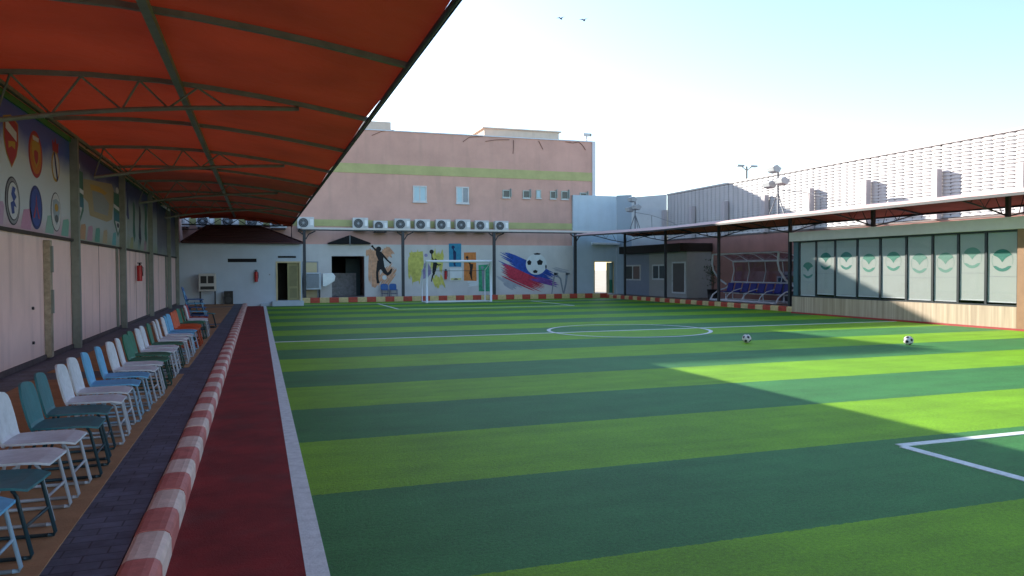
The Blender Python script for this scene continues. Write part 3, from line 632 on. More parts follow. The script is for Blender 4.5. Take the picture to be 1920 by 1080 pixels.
# banners
BX = WX+.012
def banner(y0, y1, label, mt):
    t = thing('banner', label, 'banner', (WX, (y0+y1)/2, 2.26))
    MB().box((WX-.045, y0, 2.26), (BX, y1, 4.12)).build('printed_sheet', mt, t)
    return t
BLU = (.05, .12, .46); GW_ = (.52, .58, .64)
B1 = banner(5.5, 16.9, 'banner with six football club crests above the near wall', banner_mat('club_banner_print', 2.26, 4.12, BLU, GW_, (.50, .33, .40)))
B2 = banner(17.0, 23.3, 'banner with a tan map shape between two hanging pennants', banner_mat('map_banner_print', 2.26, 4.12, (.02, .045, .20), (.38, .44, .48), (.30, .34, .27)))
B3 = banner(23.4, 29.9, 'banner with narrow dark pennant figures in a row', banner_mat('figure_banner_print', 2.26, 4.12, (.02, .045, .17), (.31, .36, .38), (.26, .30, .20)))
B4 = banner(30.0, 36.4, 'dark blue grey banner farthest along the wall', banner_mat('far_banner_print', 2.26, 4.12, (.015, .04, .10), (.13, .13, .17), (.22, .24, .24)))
MB().box((WX-.045, 5.5, 4.121), (BX+.03, 17, 4.22)).build('green_border', mat('green_border_print', (.02, .22, .06), .5), B1)
for (bb, y0, y1) in ((B2, 17.0, 23.3), (B3, 23.4, 29.9), (B4, 30, 36.4)): MB().box((WX-.045, y0, 4.121), (BX+.03, y1, 4.18)).build('border', mat('dark_teal_border', (.015, .08, .05), .5), bb)
def crestpoly(parent, cy0, cz, pts, mt, lay, name):
    m = MB(); m.face([(BX+.003+.003*lay, cy0+u, cz+v) for u, v in pts]); return m.build(name, mt, parent)
def circ(ru, rv, n=28, c=(0, 0)): return [(c[0]+ru*math.cos(2*math.pi*i/n), c[1]+rv*math.sin(2*math.pi*i/n)) for i in range(n)]
def shield(ru, rv): return [(-ru, rv*.8), (0, rv), (ru, rv*.8), (ru, 0), (ru*.7, -rv*.5), (0, -rv), (-ru*.7, -rv*.5), (-ru, 0)]
P_ = lambda n, c: mat(n, c, .5, .08, 20)
PRED, PGOLD, PWHT, PBLK, PNAV, PORG, PBLUE, PLBL, PGRN, PTAN = P_('print_red', (.36, .035, .04)), P_('print_gold', (.45, .28, .04)), P_('print_white', (.55, .57, .60)), P_('print_black', (.02, .025, .05)), P_('print_navy', (.02, .035, .17)), P_('print_orange', (.50, .16, .02)), P_('print_blue', (.03, .07, .30)), P_('print_light_blue', (.28, .36, .44)), P_('print_green', (.03, .14, .10)), P_('print_tan', (.34, .29, .17))
def cy_z(px, py): return atx(px, py, BX)
# crests sized from their outlines on the wall plane
def crest_box(l, r, t, b_):
    y0, _ = cy_z(l, (t+b_)/2); y1, _ = cy_z(r, (t+b_)/2); _, z0 = cy_z((l+r)/2, b_); _, z1 = cy_z((l+r)/2, t)
    return (y0+y1)/2, (z0+z1)/2, (y1-y0)/2, (z1-z0)/2
y, z, ru, rv = crest_box(6, 34, 215, 314)
crestpoly(B1, y, z, shield(ru, rv), PGOLD, 0, 'club_crest'); crestpoly(B1, y, z, shield(ru*.9, rv*.93), PRED, 1, 'crest_field')
crestpoly(B1, y, z+rv*.48, [(-ru*.75, .10), (ru*.7, -.02), (ru*.7, -.16), (-ru*.75, -.04)], PWHT, 2, 'crest_lettering'); crestpoly(B1, y, z-rv*.1, [(-ru*.45, .02), (ru*.5, .06), (ru*.45, -.06), (0, -.03), (-ru*.4, -.08)], PGOLD, 2, 'crest_cannon')
y, z, ru, rv = crest_box(53, 79, 246, 333)
crestpoly(B1, y, z, circ(ru, rv), PRED, 0, 'club_crest'); crestpoly(B1, y, z, circ(ru*.82, rv*.84), PORG, 1, 'crest_ring'); crestpoly(B1, y, z, shield(ru*.55, rv*.6), PGOLD, 2, 'crest_field'); crestpoly(B1, y, z-.05, shield(ru*.3, rv*.32), PRED, 3, 'crest_figure')
crestpoly(B1, y, z+rv*.68, [(-ru*.45, .03), (ru*.45, .03), (ru*.4, -.04), (-ru*.4, -.04)], PWHT, 2, 'crest_lettering')
y, z, ru, rv = crest_box(96, 111, 264, 342)
crestpoly(B1, y, z-rv*.22, circ(ru, rv*.75), PGOLD, 0, 'club_crest'); crestpoly(B1, y, z-rv*.22, circ(ru*.78, rv*.6), PWHT, 1, 'crest_ring'); crestpoly(B1, y, z-rv*.22, [(-ru*.5, .22), (-ru*.2, .26), (ru*.5, -.22), (ru*.2, -.28)], PNAV, 2, 'crest_stripe')
crestpoly(B1, y, z+rv*.72, [(-ru*.7, -.10), (ru*.7, -.10), (ru*.8, .10), (ru*.3, .05), (0, .16), (-ru*.3, .05), (-ru*.8, .10)], PRED, 1, 'crest_crown'); 
y, z, ru, rv = crest_box(9, 37, 331, 422)
crestpoly(B1, y, z, circ(ru, rv), PBLK, 0, 'club_crest'); crestpoly(B1, y, z, circ(ru*.93, rv*.94), mat('print_grey', (.22, .23, .25), .5), 1, 'crest_ring'); crestpoly(B1, y, z, circ(ru*.72, rv*.76), PWHT, 3, 'crest_field')
crestpoly(B1, y, z, circ(ru*.77, rv*.81), PBLK, 2, 'crest_inner_ring')
crestpoly(B1, y, z, [(-ru*.25, -rv*.55), (ru*.1, -rv*.5), (ru*.05, -rv*.2), (ru*.4, -rv*.25), (ru*.1, 0), (ru*.4, rv*.2), (ru*.15, rv*.35), (ru*.3, rv*.55), (-ru*.1, rv*.6), (-ru*.3, rv*.25), (-ru*.05, 0), (-ru*.4, -.1*rv)], PBLUE, 4, 'crest_lion')
y, z, ru, rv = crest_box(55, 79, 348, 430)
crestpoly(B1, y, z, circ(ru, rv), PNAV, 0, 'club_crest'); crestpoly(B1, y, z, circ(ru*.82, rv*.85), PBLUE, 1, 'crest_field')
crestpoly(B1, y, z-.05, [(-ru*.5, -rv*.35), (-ru*.3, -rv*.35), (-.02, rv*.1), (0, rv*.6), (.02, rv*.1), (ru*.3, -rv*.35), (ru*.5, -rv*.35), (ru*.12, rv*.2), (0, rv*.75), (-ru*.12, rv*.2)], PRED, 2, 'crest_tower')
y, z, ru, rv = crest_box(95, 114, 361, 434)
crestpoly(B1, y, z, circ(ru, rv), PBLK, 0, 'club_crest'); crestpoly(B1, y, z, circ(ru*.93, rv*.95), PWHT, 1, 'crest_ring'); crestpoly(B1, y, z, shield(ru*.66, rv*.68), PLBL, 2, 'crest_field'); crestpoly(B1, y, z+.08, circ(ru*.35, rv*.2), PGOLD, 3, 'crest_ship'); crestpoly(B1, y, z-.12, circ(ru*.35, rv*.2), mat('print_dark_grey', (.1, .12, .14), .5), 3, 'crest_rose')
# tinted diagonal streaks at the banner foot
for bb, ys, cs in ((B1, (8, 9.5, 11, 12.2, 13.6, 15.0, 16.1), ((.55, .25, .30), (.5, .3, .4), (.55, .3, .25), (.45, .3, .45), (.5, .25, .4), (.25, .42, .38), (.18, .40, .34))), (B2, (17.6, 18.3, 19.1, 20, 21.2, 22.3), ((.42, .25, .14), (.42, .25, .34), (.10, .30, .24), (.40, .32, .2), (.12, .36, .40), (.3, .3, .2))),
                   (B3, (24, 25.4, 26.7, 28.2), ((.30, .30, .15), (.2, .28, .27), (.36, .22, .28), (.12, .32, .25)))):
    for y, c in zip(ys, cs):
        crestpoly(bb, y, 2.28, [(-.28, 0), (.28, 0), (.36, .28), (.3, .34), (-.1, .30)], P_('print_streak', c), 0, 'tinted_streak')
# pennants on banner 2
def pennant(bb, l, r, t, b_):
    y, z, ru, rv = crest_box(l, r, t, b_)
    crestpoly(bb, y, z, [(-ru, rv*.75), (ru, rv*.75), (ru, -rv*.45), (0, -rv), (-ru, -rv*.45)], PGRN, 0, 'pennant')
    crestpoly(bb, y, z+rv*.1, [(-ru, .12), (ru, .05), (ru, -.04), (-ru, .03)], PWHT, 1, 'pennant_stripe')
    crestpoly(bb, y, z-rv*.2, [(-ru, .14), (ru, .08), (ru, -.12), (-ru, -.10)], P_('print_teal', (.02, .14, .20)), 1, 'pennant_stripe')
    crestpoly(bb, y, z-rv*.55, [(-ru*.7, rv*.18), (ru*.7, rv*.18), (0, -rv*.3)], PWHT, 1, 'pennant_tip'); crestpoly(bb, y, z-rv*.52, circ(ru*.3, rv*.1), PBLK, 2, 'pennant_mark')
    crestpoly(bb, y, z+rv*.88, circ(ru*.4, rv*.12), PWHT, 1, 'pennant_knot')
pennant(B2, 136, 156, 303, 425); pennant(B2, 213, 227, 352, 445)
pts = [cy_z(a, c) for a, c in ((156, 335), (209, 345), (214, 360), (210, 412), (200, 416), (168, 404), (165, 380), (156, 370))]
m = MB(); m.face([(BX+.003, p[0], p[1]) for p in pts]); m.build('map_shape', PTAN, B2)
pts = [cy_z(a, c) for a, c in ((172, 358), (190, 362), (204, 382), (202, 405), (176, 396))]
m = MB(); m.face([(BX+.006, p[0], p[1]) for p in pts]); m.build('map_field', P_('print_grey_blue', (.24, .28, .29)), B2)
pts = [cy_z(a, c) for a, c in ((168, 345), (185, 350), (200, 362), (196, 366), (180, 358), (170, 356))]
m = MB(); m.face([(BX+.006, p[0], p[1]) for p in pts]); m.build('map_mark', PGOLD, B2)
for k, (a, t_, bt) in enumerate(((239, 358, 410), (251, 378, 455), (262, 385, 462), (273, 383, 460))):
    y, z, ru, rv = crest_box(a-2.5, a+2.5, t_, bt)
    crestpoly(B3, y, z, [(-ru*.6, rv), (ru*.6, rv*.9), (ru, .3), (ru*.5, 0), (ru, -.4), (0, -rv), (-ru, -.3), (-ru*.5, .1)], (PNAV, PGRN, PBLK, PGRN)[k], 0, 'pennant_figure')
tl = thing('tube_light', 'short white tube light under the canopy above the far banner', 'light', (WX+.1, 32, 4.05))
MB().tube([(WX+.12, 31.2, 4.05), (WX+.12, 33.0, 4.05)], .03, 8).build('tube', mat('tube_white', (.85, .9, .95), .3), tl)
MB().box((WX, 31.1, 4.08), (WX+.14, 33.1, 4.12)).build('fitting', ACW, tl)

# canopy
cn = thing('shade_canopy', 'long red orange fabric shade canopy on grey trussed ribs over the chair row', 'canopy', (-1, 17, 0))
prof = [(-3.62, 4.30), (-3.0, 4.345), (-2.2, 4.37), (-1.3, 4.35), (-.6, 4.295), (.1, 4.215), (.7, 4.13), (1.2, 4.05), (1.66, 3.97)]
ribs = [-7.65+3.26*k for k in range(0, 14)]    # ..., 8.65, 11.9, 15.2, 18.4 ...
ribs = [r_ for r_ in ribs if r_ < 38.5]
YE = 38.9
fm = MB(); ys = []
y = -7.65
while y < YE: ys.append(y); y += 3.26/4
ys.append(YE)
grid = []
for y in ys:
    ph_ = ((y+7.65) % 3.26)/3.26; sag = -.055*math.sin(math.pi*ph_)
    grid.append([(x+(0 if i < len(prof)-1 else .02*math.sin(y*.9)), y, z+sag*math.sin(math.pi*min(max((i+.3)/(len(prof)), 0), 1))+.04) for i, (x, z) in enumerate(prof)])
for i in range(len(grid)-1):
    for j in range(len(prof)-1):
        fm.face([grid[i][j], grid[i][j+1], grid[i+1][j+1], grid[i+1][j]], 0, True)
fo = fm.build('canopy_fabric', FABRIC, cn)
import bmesh
bmm = bmesh.new(); bmm.from_mesh(fo.data); bmesh.ops.remove_doubles(bmm, verts=bmm.verts, dist=.0005); bmm.to_mesh(fo.data); bmm.free()
for y in ribs:
    MB().tube([(x, y, z-.005) for x, z in prof], .032, 6, sq=True).build('rib', STEEL, cn)
for k, y in enumerate(ribs):
    if (k % 2) == 0:   # ribs at 11.9, 18.4, 24.9, 31.5 carry a truss
        yb = y
        ch = [(-3.35, 3.66), (-2.5, 3.81), (-1.7, 3.91), (-.94, 3.98), (-.2, 4.03), (.5, 4.06), (.62, 4.07)]
        MB().tube([(x, yb, z) for x, z in ch], .035, 8).build('truss_chord', STEEL, cn)
        wm = MB(); nodes = [(-3.35, 3.68), (-3.16, 4.30), (-2.68, 3.78), (-2.31, 4.33), (-1.8, 3.9), (-1.57, 4.33), (-1.2, 3.96), (-.8, 4.28), (-.4, 4.02)]
        for a, c in zip(nodes[:-1], nodes[1:]): wm.tube([(a[0], yb, a[1]), (c[0], yb, c[1])], .016, 6)
        wm.build('truss_web', STEEL, cn)
MB().tube([(-1.04, -7.5, 4.26), (-1.04, YE, 4.26)], .045, 6, sq=True).build('purlin', STEEL, cn)
MB().tube([(1.66, -7.5, 3.95), (1.66, YE, 3.95)], .03, 8).build('edge_tube', STEELD, cn)
MB().tube([(-3.4, -7.5, 4.28), (-3.4, YE, 4.28)], .03, 6, sq=True).build('wall_rail', STEEL, cn)
MB().box((1.69, -7.5, 3.93), (1.70, YE, 4.02)).build('hem', HEM, cn)
vm = MB()
for a, c in zip(prof[:-1], prof[1:]): vm.prism([(a[0], YE, a[1]+.03), (c[0], YE, c[1]+.03), (c[0], YE, c[1]-.16), (a[0], YE, a[1]-.22)], (0, .01, 0))
vm.build('end_valance', FABRIC, cn)
ew = MB(); nx_ = [(-3.3+.4*k, 3.86 if k % 2 else 4.12) for k in range(12)]
ew.tube([(a, YE-.04, c) for a, c in nx_], .02, 5); ew.tube([(-3.4, YE-.04, 3.84), (1.5, YE-.04, 3.84)], .03, 6); ew.build('end_truss', STEELD, cn)
MB().tube([(-3.4, YE, 3.60), (1.6, YE, 3.86)], .02, 6).tube([(1.6, YE, 3.95), (1.6, YE, 3.3), (1.6, YE-.5, 3.2)], .03, 6).build('end_frame', STEELD, cn)

# ------------------------------------------------------------------ chairs
def make_chair(key):
    """plastic shell on a tube frame, facing +x, origin on the floor under the seat centre"""
    pl, tb_ = CHAIRM[key]
    t = thing('school_chair', 'x', 'chair')
    W2 = .20
    # seat: shallow dished slab
    s = MB(); nx, ny = 6, 6; top = {}; bot = {}
    for i in range(nx+1):
        for j in range(ny+1):
            u = i/nx; v = j/ny*2-1; x = -.20+.42*u; w_ = W2*(.92+.08*math.sin(u*math.pi))
            r_ = .93 if (i in (0, nx)) else 1
            z = .385-.015*(1-v*v)*math.sin(u*math.pi)-.02*max(0, u-.8)/.2
            top[i, j] = (x, v*w_*r_, z); bot[i, j] = (x, v*w_*r_, z-.014)
    for i in range(nx):
        for j in range(ny):
            s.face([top[i, j], top[i+1, j], top[i+1, j+1], top[i, j+1]], 0, True); s.face([bot[i, j], bot[i, j+1], bot[i+1, j+1], bot[i+1, j]], 0, True)
    for i in range(nx):
        s.face([top[i, 0], bot[i, 0], bot[i+1, 0], top[i+1, 0]]); s.face([top[i, ny], top[i+1, ny], bot[i+1, ny], bot[i, ny]])
    for j in range(ny):
        s.face([top[0, j], top[0, j+1], bot[0, j+1], bot[0, j]]); s.face([top[nx, j], bot[nx, j], bot[nx, j+1], top[nx, j+1]])
    s.build('seat', pl, t)
    # backrest: curved tapering panel with rounded top
    bk = MB(); n = 8; fr = {}; rr = {}
    for i in range(n+1):
        for j in range(ny+1):
            u = i/n; v = j/ny*2-1; hw = (.175+.02*math.sin(u*math.pi)) if u < .8 else (.175-.035*((u-.8)/.2)**2)
            x = -.19-.012-.075*u-.02*v*v*0+.02*v*v; z = .36+.33*u-(.018*v*v if i == n else 0)
            if i == 0: x = -.175
            fr[i, j] = (x, v*hw, z); rr[i, j] = (x-.016, v*hw, z)
    for i in range(n):
        for j in range(ny):
            bk.face([fr[i, j], fr[i, j+1], fr[i+1, j+1], fr[i+1, j]], 0, True); bk.face([rr[i, j], rr[i+1, j], rr[i+1, j+1], rr[i, j+1]], 0, True)
    for i in range(n):
        bk.face([fr[i, 0], fr[i+1, 0], rr[i+1, 0], rr[i, 0]]); bk.face([fr[i, ny], rr[i, ny], rr[i+1, ny], fr[i+1, ny]])
    for j in range(ny): bk.face([fr[n, j], fr[n, j+1], rr[n, j+1], rr[n, j]])
    bk.build('backrest', pl, t)
    for sgn in (-1, 1):
        y = sgn*.175
        MB().tube([(.15, y, .365), (.17, y, .33), (.235, y, .03), (.225, y, .013), (.20, y, .012)], .011, 8).build('leg', tb_, t)
        MB().tube([(-.14, y, .365), (-.16, y, .33), (-.225, y, .03), (-.215, y, .013), (-.19, y, .012)], .011, 8).build('leg', tb_, t)
        MB().tube([(.20, y, .012), (-.19, y, .012)], .011, 8).build('floor_runner', tb_, t)
    MB().tube([(.205, -.175, .17), (.205, .175, .17)], .009, 6).build('cross_rail', tb_, t)
    MB().tube([(-.193, -.175, .17), (-.193, .175, .17)], .009, 6).build('cross_rail', tb_, t)
    return t
order = ['blue', 'teal', 'white', 'white', 'teal', 'teal', 'white', 'white', 'blue', 'blue', 'white', 'white', 'green', 'green', 'white', 'white', 'green',
         'white', 'white', 'white', 'blue', 'blue', 'orange', 'orange', 'orange', 'green', 'green', 'white', 'white', 'red']
names = {'blue': 'sky blue', 'teal': 'dark teal', 'white': 'white', 'green': 'green', 'orange': 'orange', 'red': 'dark red', 'royal': 'royal blue'}
ords = ['first', 'second', 'third', 'fourth', 'fifth', 'sixth', 'seventh', 'eighth', 'ninth', 'tenth', 'eleventh', 'twelfth', 'thirteenth', 'fourteenth', 'fifteenth', 'sixteenth', 'seventeenth', 'eighteenth', 'nineteenth', 'twentieth',
        'twenty-first', 'twenty-second', 'twenty-third', 'twenty-fourth', 'twenty-fifth', 'twenty-sixth', 'twenty-seventh', 'twenty-eighth', 'twenty-ninth', 'thirtieth']
proto = {}
cnt = {}
def place_chair(key, x, y, z, rz, label, group):
    if key not in proto: o = make_chair(key); proto[key] = o
    else: o = copy_tree(proto[key])
    o.location = (x, y, z); o.rotation_euler.z = rz; o['label'] = label; o['group'] = group
    return o
GRP = 'plastic chairs in the row under the canopy'
rnd = random.Random(3)
for i, k in enumerate(order):
    y = 4.05+.532*i; cnt[k] = cnt.get(k, 0)+1
    place_chair(k, -1.34+rnd.uniform(-.03, .03), y+rnd.uniform(-.035, .035), .129, rnd.uniform(-.09, .09),
                f'{names[k]} plastic chair, {ords[i]} from the near end of the row', GRP)
# stacked chairs at the far end of the row
for k in range(5):
    place_chair('royal' if k % 2 == 0 else 'blue', -1.42-.03*k, 20.45+.02*k, .129+.10*k, rnd.uniform(-.04, .04),
                f'{"royal" if k % 2 == 0 else "sky"} blue plastic chair, {["bottom", "second", "third", "fourth", "topmost"][k]} of the stack at the far end of the row', 'stacked chairs')
place_chair('teal', -1.30, 21.2, .129, .1, 'dark teal plastic chair standing just beyond the chair stack', GRP)
# two chairs before the mural
for i, px in enumerate((722, 738)):
    x, z = aty(px, 545, 39.75)
    place_chair('royal', x, 39.75, .22, -math.pi/2, ['left', 'right'][i]+' one of two blue chairs under the painted footballer', 'two blue chairs by the mural')

# ------------------------------------------------------------------ right back corner: white walls, woven fence, cabin
LX = 21.9
ww = thing('corner_wall', 'tall pale blue rendered wall with a doorway at the back right corner', 'wall', (19, 40.3, 0))
dx0, dx1 = aty(1115, 520, WY)[0], aty(1149, 520, WY)[0]
m = MB(); m.box((17.4, WY, 0), (dx0, WY+.18, 5.95)); m.box((dx1, WY, 0), (20.2, WY+.18, 5.95)); m.box((dx0, WY, 2.05), (dx1, WY+.18, 5.95)); m.box((dx0, WY+.003, 0), (dx1, WY+.17, .2))
m.build('wall', BLUEW, ww)
MB().prism([(20.2, 40.28, 0), (20.9, 39.75, 0), (20.98, 39.87, 0), (20.28, 40.46, 0)], (0, 0, 6.0)).build('angled_wall', BLUEW2, ww)  # darker render paints in the shade of this side-facing wall
MB().prism([(20.9, 39.75, 0), (22.0, 37.7, 0), (22.12, 37.8, 0), (20.98, 39.87, 0)], (0, 0, 5.85)).build('angled_wall', WHITE, ww)
m = MB(); m.box((dx0-.06, WY-.03, .2), (dx0, WY+.1, 2.1)); m.box((dx1, WY-.03, .2), (dx1+.06, WY+.1, 2.1)); m.box((dx0, WY-.03, 2.05), (dx1, WY-.001, 2.1)); m.build('door_frame', CREAMD, ww)
MB().box((dx1-.38, WY+.05, .22), (dx1-.22, WY+.10, 2.03)).build('door_leaf', CREAMD, ww)
MB().box((dx1-.2, WY+.05, .22), (dx1-.01, WY+.09, 1.0), 0).box((dx1-.2, WY+.05, 1.0), (dx1-.01, WY+.09, 2.03), 1).build('side_panel', [mat('green_panel', (.03, .2, .13), .5), mat('pale_teal_panel', (.28, .42, .45), .4)], ww)
m = MB(); x0, z1 = aty(1110, 455.5, WY-.1); x1, z0 = aty(1160, 458.5, WY-.1)
m.box((x0, WY-.25, z0-.01), (x1, WY-.003, z1+.02)); m.build('wall_strip', mat('white_ledge', (.85, .86, .86), .4), ww)

bw = thing('boundary_wall', 'brick pink boundary wall under the white woven fence on the right', 'wall', (LX, 25, 0))
MB().box((LX+.02, -4, 0), (LX+.3, 37.65, 3.2)).build('wall', PINKR, bw)
MB().box((LX, -4, 3.2), (LX+.34, 37.65, 3.26)).build('coping', mat('coping_brown', (.16, .12, .11), .7), bw)
lf = thing('woven_fence', 'tall white woven strip fence on top of the right boundary wall', 'fence', (LX, 25, 3.26))
PST = [37.65, 34.8, 31.83, 28.74, 25.79, 22.74, 19.62, 16.6, 13.5, 10.4, 7.3]
RODM = mat('fence_rod', (.22, .21, .22), .6)
COLW = .38; RH = .118; OV = .012
for a, c in zip(PST[1:], PST[:-1]):
    m = MB(); n = max(1, round((c-a)/COLW)); cw = (c-a)/n
    rows = int((5.80-3.28)/RH)
    for r_ in range(rows):
        z0 = 3.28+r_*RH; z1 = z0+RH*1.0
        for k in range(n):
            sgn = 1
            prev = None
            for q in range(7):
                t_ = q/6; y = a+cw*(k+t_); x = LX+.17-.022*sgn*math.sin(math.pi*t_); tilt = .017
                droop = .024*math.sin(math.pi*t_); pinch = .016*(1-math.sin(math.pi*t_))**2
                cur = ((x-tilt, y, z0+droop+pinch), (x+tilt, y, z1+droop-pinch))
                if prev: m.face([prev[0], prev[1], cur[1], cur[0]], 0, True)
                prev = cur
    for k in range(n+1): m.box((LX+.176, a+cw*k-.02, 3.262), (LX+.192, a+cw*k+.02, 5.80), 1)
    m.build('woven_panel', [WEAVE, RODM], lf)
for y in PST[:-1]:
    top = 4.9 if y < 35 else 4.7
    MB().box((LX-.14, y-.12, 3.26), (LX+.09, y+.12, 4.95 if y > 18 else 4.75)).build('post', FPOST, lf)
MB().box((LX+.12, 7.3, 5.80), (LX+.215, 37.65, 5.88)).build('top_rail', WEAVE, lf)
MB().box((LX+.20, 7.3, 3.262), (LX+.21, 37.65, 5.797)).build('backing_sheet', WEAVE, lf)

cb = thing('grey_cabin', 'grey cabin with dark brown fascia, two windows and a glazed door', 'cabin', (20.4, 36, .15))
CXF = 20.45
y0_, y1_ = 33.0, 39.55; yc_ = 36.85
MB().box((CXF, yc_, .15), (LX-.01, y1_, 2.5)).build('wall', CABB, cb)
MB().box((CXF-.003, y0_, .15), (LX-.01, yc_-.002, 2.5)).build('wall', CABG, cb)
MB().box((CXF-.45, y0_-.1, 2.5), (LX-.01, y1_+.05, 2.92)).build('fascia', FASC, cb, .01)
def cabwin(p0, p1, parts=2, door=False):
    ya, za = atx(*p0, CXF); yb, zb = atx(*p1, CXF); ylo, yhi = min(ya, yb), max(ya, yb); zlo, zhi = min(za, zb), max(za, zb)
    f_ = .08
    m = MB(); m.box((CXF-.05, ylo, zlo), (CXF-.005, ylo+f_, zhi)); m.box((CXF-.05, yhi-f_, zlo), (CXF-.005, yhi, zhi)); m.box((CXF-.05, ylo+f_, zlo), (CXF-.005, yhi-f_, zlo+f_)); m.box((CXF-.05, ylo+f_, zhi-f_), (CXF-.005, yhi-f_, zhi))
    if parts == 2: m.box((CXF-.045, (ylo+yhi)/2-.04, zlo+f_), (CXF-.005, (ylo+yhi)/2+.04, zhi-f_))
    o = m.build('door' if door else 'window', ACW, cb)
    MB().box((CXF-.02, ylo+f_, zlo+f_), (CXF-.006, yhi-f_, zhi-f_)).build('pane', mat('brown_door_glass', (.10, .085, .08), .3) if door else WIND, o)
    if door: MB().tube([(CXF-.05, yhi-.12, 1.0), (CXF-.1, yhi-.12, 1.0), (CXF-.1, yhi-.25, 1.0)], .012, 6).build('handle', BLACK, o)
cabwin((1173, 497), (1202, 526)); cabwin((1224, 496), (1249, 525)); cabwin((1261, 491), (1286, 551), 1, True)

# potted plant
pp = thing('potted_plant', 'tall thin potted plant against the pink wall left of the dugout', 'plant', (20.9, 31.6, .15))
px_, py_ = 20.9, 31.4; pp.location = (px_, py_, .15)
MB().tube([(px_, py_, .15), (px_, py_, .62)], .22, 14, r2=.28).build('pot', BLACK, pp)
MB().tube([(px_, py_, .6), (px_+.03, py_-.05, 1.1), (px_-.02, py_+.12, 1.6)], .03, 6, r2=.015).build('stem', BARK, pp)
lf_ = MB(); rr_ = random.Random(5)
for i in range(220):
    c = Vector((px_+rr_.gauss(0, .14), py_+.12+rr_.gauss(0, .18), 1.45+rr_.gauss(0, .26))); d_ = Vector((rr_.gauss(0, 1), rr_.gauss(0, 1), rr_.gauss(-.2, .8))).normalized(); e_ = d_.cross(Vector((0, .3, 1))).normalized()
    L2 = rr_.uniform(.08, .18); lf_.face([c, c+d_*L2*.5+e_*.025, c+d_*L2, c+d_*L2*.5-e_*.025])
for i in range(60):
    c = Vector((px_+rr_.gauss(0, .06), py_+rr_.gauss(0, .08), rr_.uniform(.7, 1.2))); d_ = Vector((rr_.gauss(0, 1), rr_.gauss(0, 1), .3)).normalized(); e_ = d_.cross(Vector((0, .3, 1))).normalized()
    lf_.face([c, c+d_*.07+e_*.02, c+d_*.14, c+d_*.07-e_*.02])
lf_.build('foliage', LEAF, pp)

# dugout
dg = thing('team_dugout', 'white curved tube dugout with smoky roof and a row of dark blue seats', 'dugout', (20.2, 27.8, .15))
DT = mat('white_tube_paint', (.62, .60, .64), .4)
ya, yb = 25.35, 30.0; dx = 19.85
back = [(dx, .2), (dx+.12, .42), (dx+.42, .62), (dx+.85, .72), (dx+1.15, 1.0), (dx+1.28, 1.5), (dx+1.22, 1.95)]
front = [(dx+.85, .9), (dx+.45, 1.15), (dx+.15, 1.55), (dx+.08, 1.85), (dx+.12, 2.28)]
n = 5
for k in range(n):
    y = ya+(yb-ya)*k/(n-1); e = k in (0, n-1)
    MB().tube([(x, y, z) for x, z in back], .035 if e else .022, 8).build('frame_hoop', DT, dg)
    if e: MB().tube([(x, y, z) for x, z in front], .045, 8).build('front_arm', DT, dg)
    MB().tube([(dx+.12, y, 2.28), (dx+.7, y, 2.22), (dx+1.22, y, 1.95)], .022, 8).build('roof_bow', DT, dg)
    if e: MB().tube([(dx, y, .2), (dx+1.25, y, .2)], .035, 8).tube([(dx+1.2, y, .2), (dx+1.2, y, 1.1)], .03, 8).build('base_bar', DT, dg)
MB().tube([(dx, ya, .2), (dx, yb, .2)], .05, 8).tube([(dx+1.25, ya, .2), (dx+1.25, yb, .2)], .035, 8).build('base_rail', DT, dg)
MB().tube([(dx+.12, ya, 2.28), (dx+.12, yb, 2.28)], .03, 8).build('roof_rail', DT, dg)
MB().tube([(dx+1.22, ya, 1.95), (dx+1.22, yb, 1.95)], .04, 8).build('roof_rail', DT, dg)
MB().tube([(dx+1.15, ya, 1.0), (dx+1.15, yb, 1.0)], .03, 8).build('back_rail', DT, dg)
sh = MB(); pr_ = [(dx+.12, 2.315), (dx+.7, 2.255), (dx+1.22, 1.99)]
for a, c in zip(pr_[:-1], pr_[1:]): sh.prism([(a[0], ya, a[1]), (c[0], ya, c[1]), (c[0], ya, c[1]+.006), (a[0], ya, a[1]+.006)], (0, yb-ya, 0))
sh.build('roof_sheet', PLEXI, dg)
MB().prism([(dx+1.30, ya, 1.02), (dx+1.33, ya, 1.5), (dx+1.27, ya, 1.93), (dx+1.276, ya, 1.93), (dx+1.336, ya, 1.5), (dx+1.306, ya, 1.02)], (0, yb-ya, 0)).build('back_sheet', PLEXI, dg)
for k in range(8):
    y = ya+.35+(yb-ya-.7)*k/7
    s_ = MB(); s_.prism([(dx+.40, y-.21, .60), (dx+.42, y-.21, .56), (dx+.80, y-.21, .54), (dx+.92, y-.21, .96), (dx+.87, y-.21, .97), (dx+.76, y-.21, .60)], (0, .42, 0)); s_.build('seat', SEATB, dg, .015)
MB().tube([(dx+.65, ya+.1, .52), (dx+.65, yb-.1, .52)], .03, 6, sq=True).build('seat_rail', DT, dg)
for k in range(4):
    y = ya+.3+(yb-ya-.6)*k/3; MB().tube([(dx+.62, y, .2), (dx+.62, y, .5)], .03, 8).build('seat_leg', DT, dg)

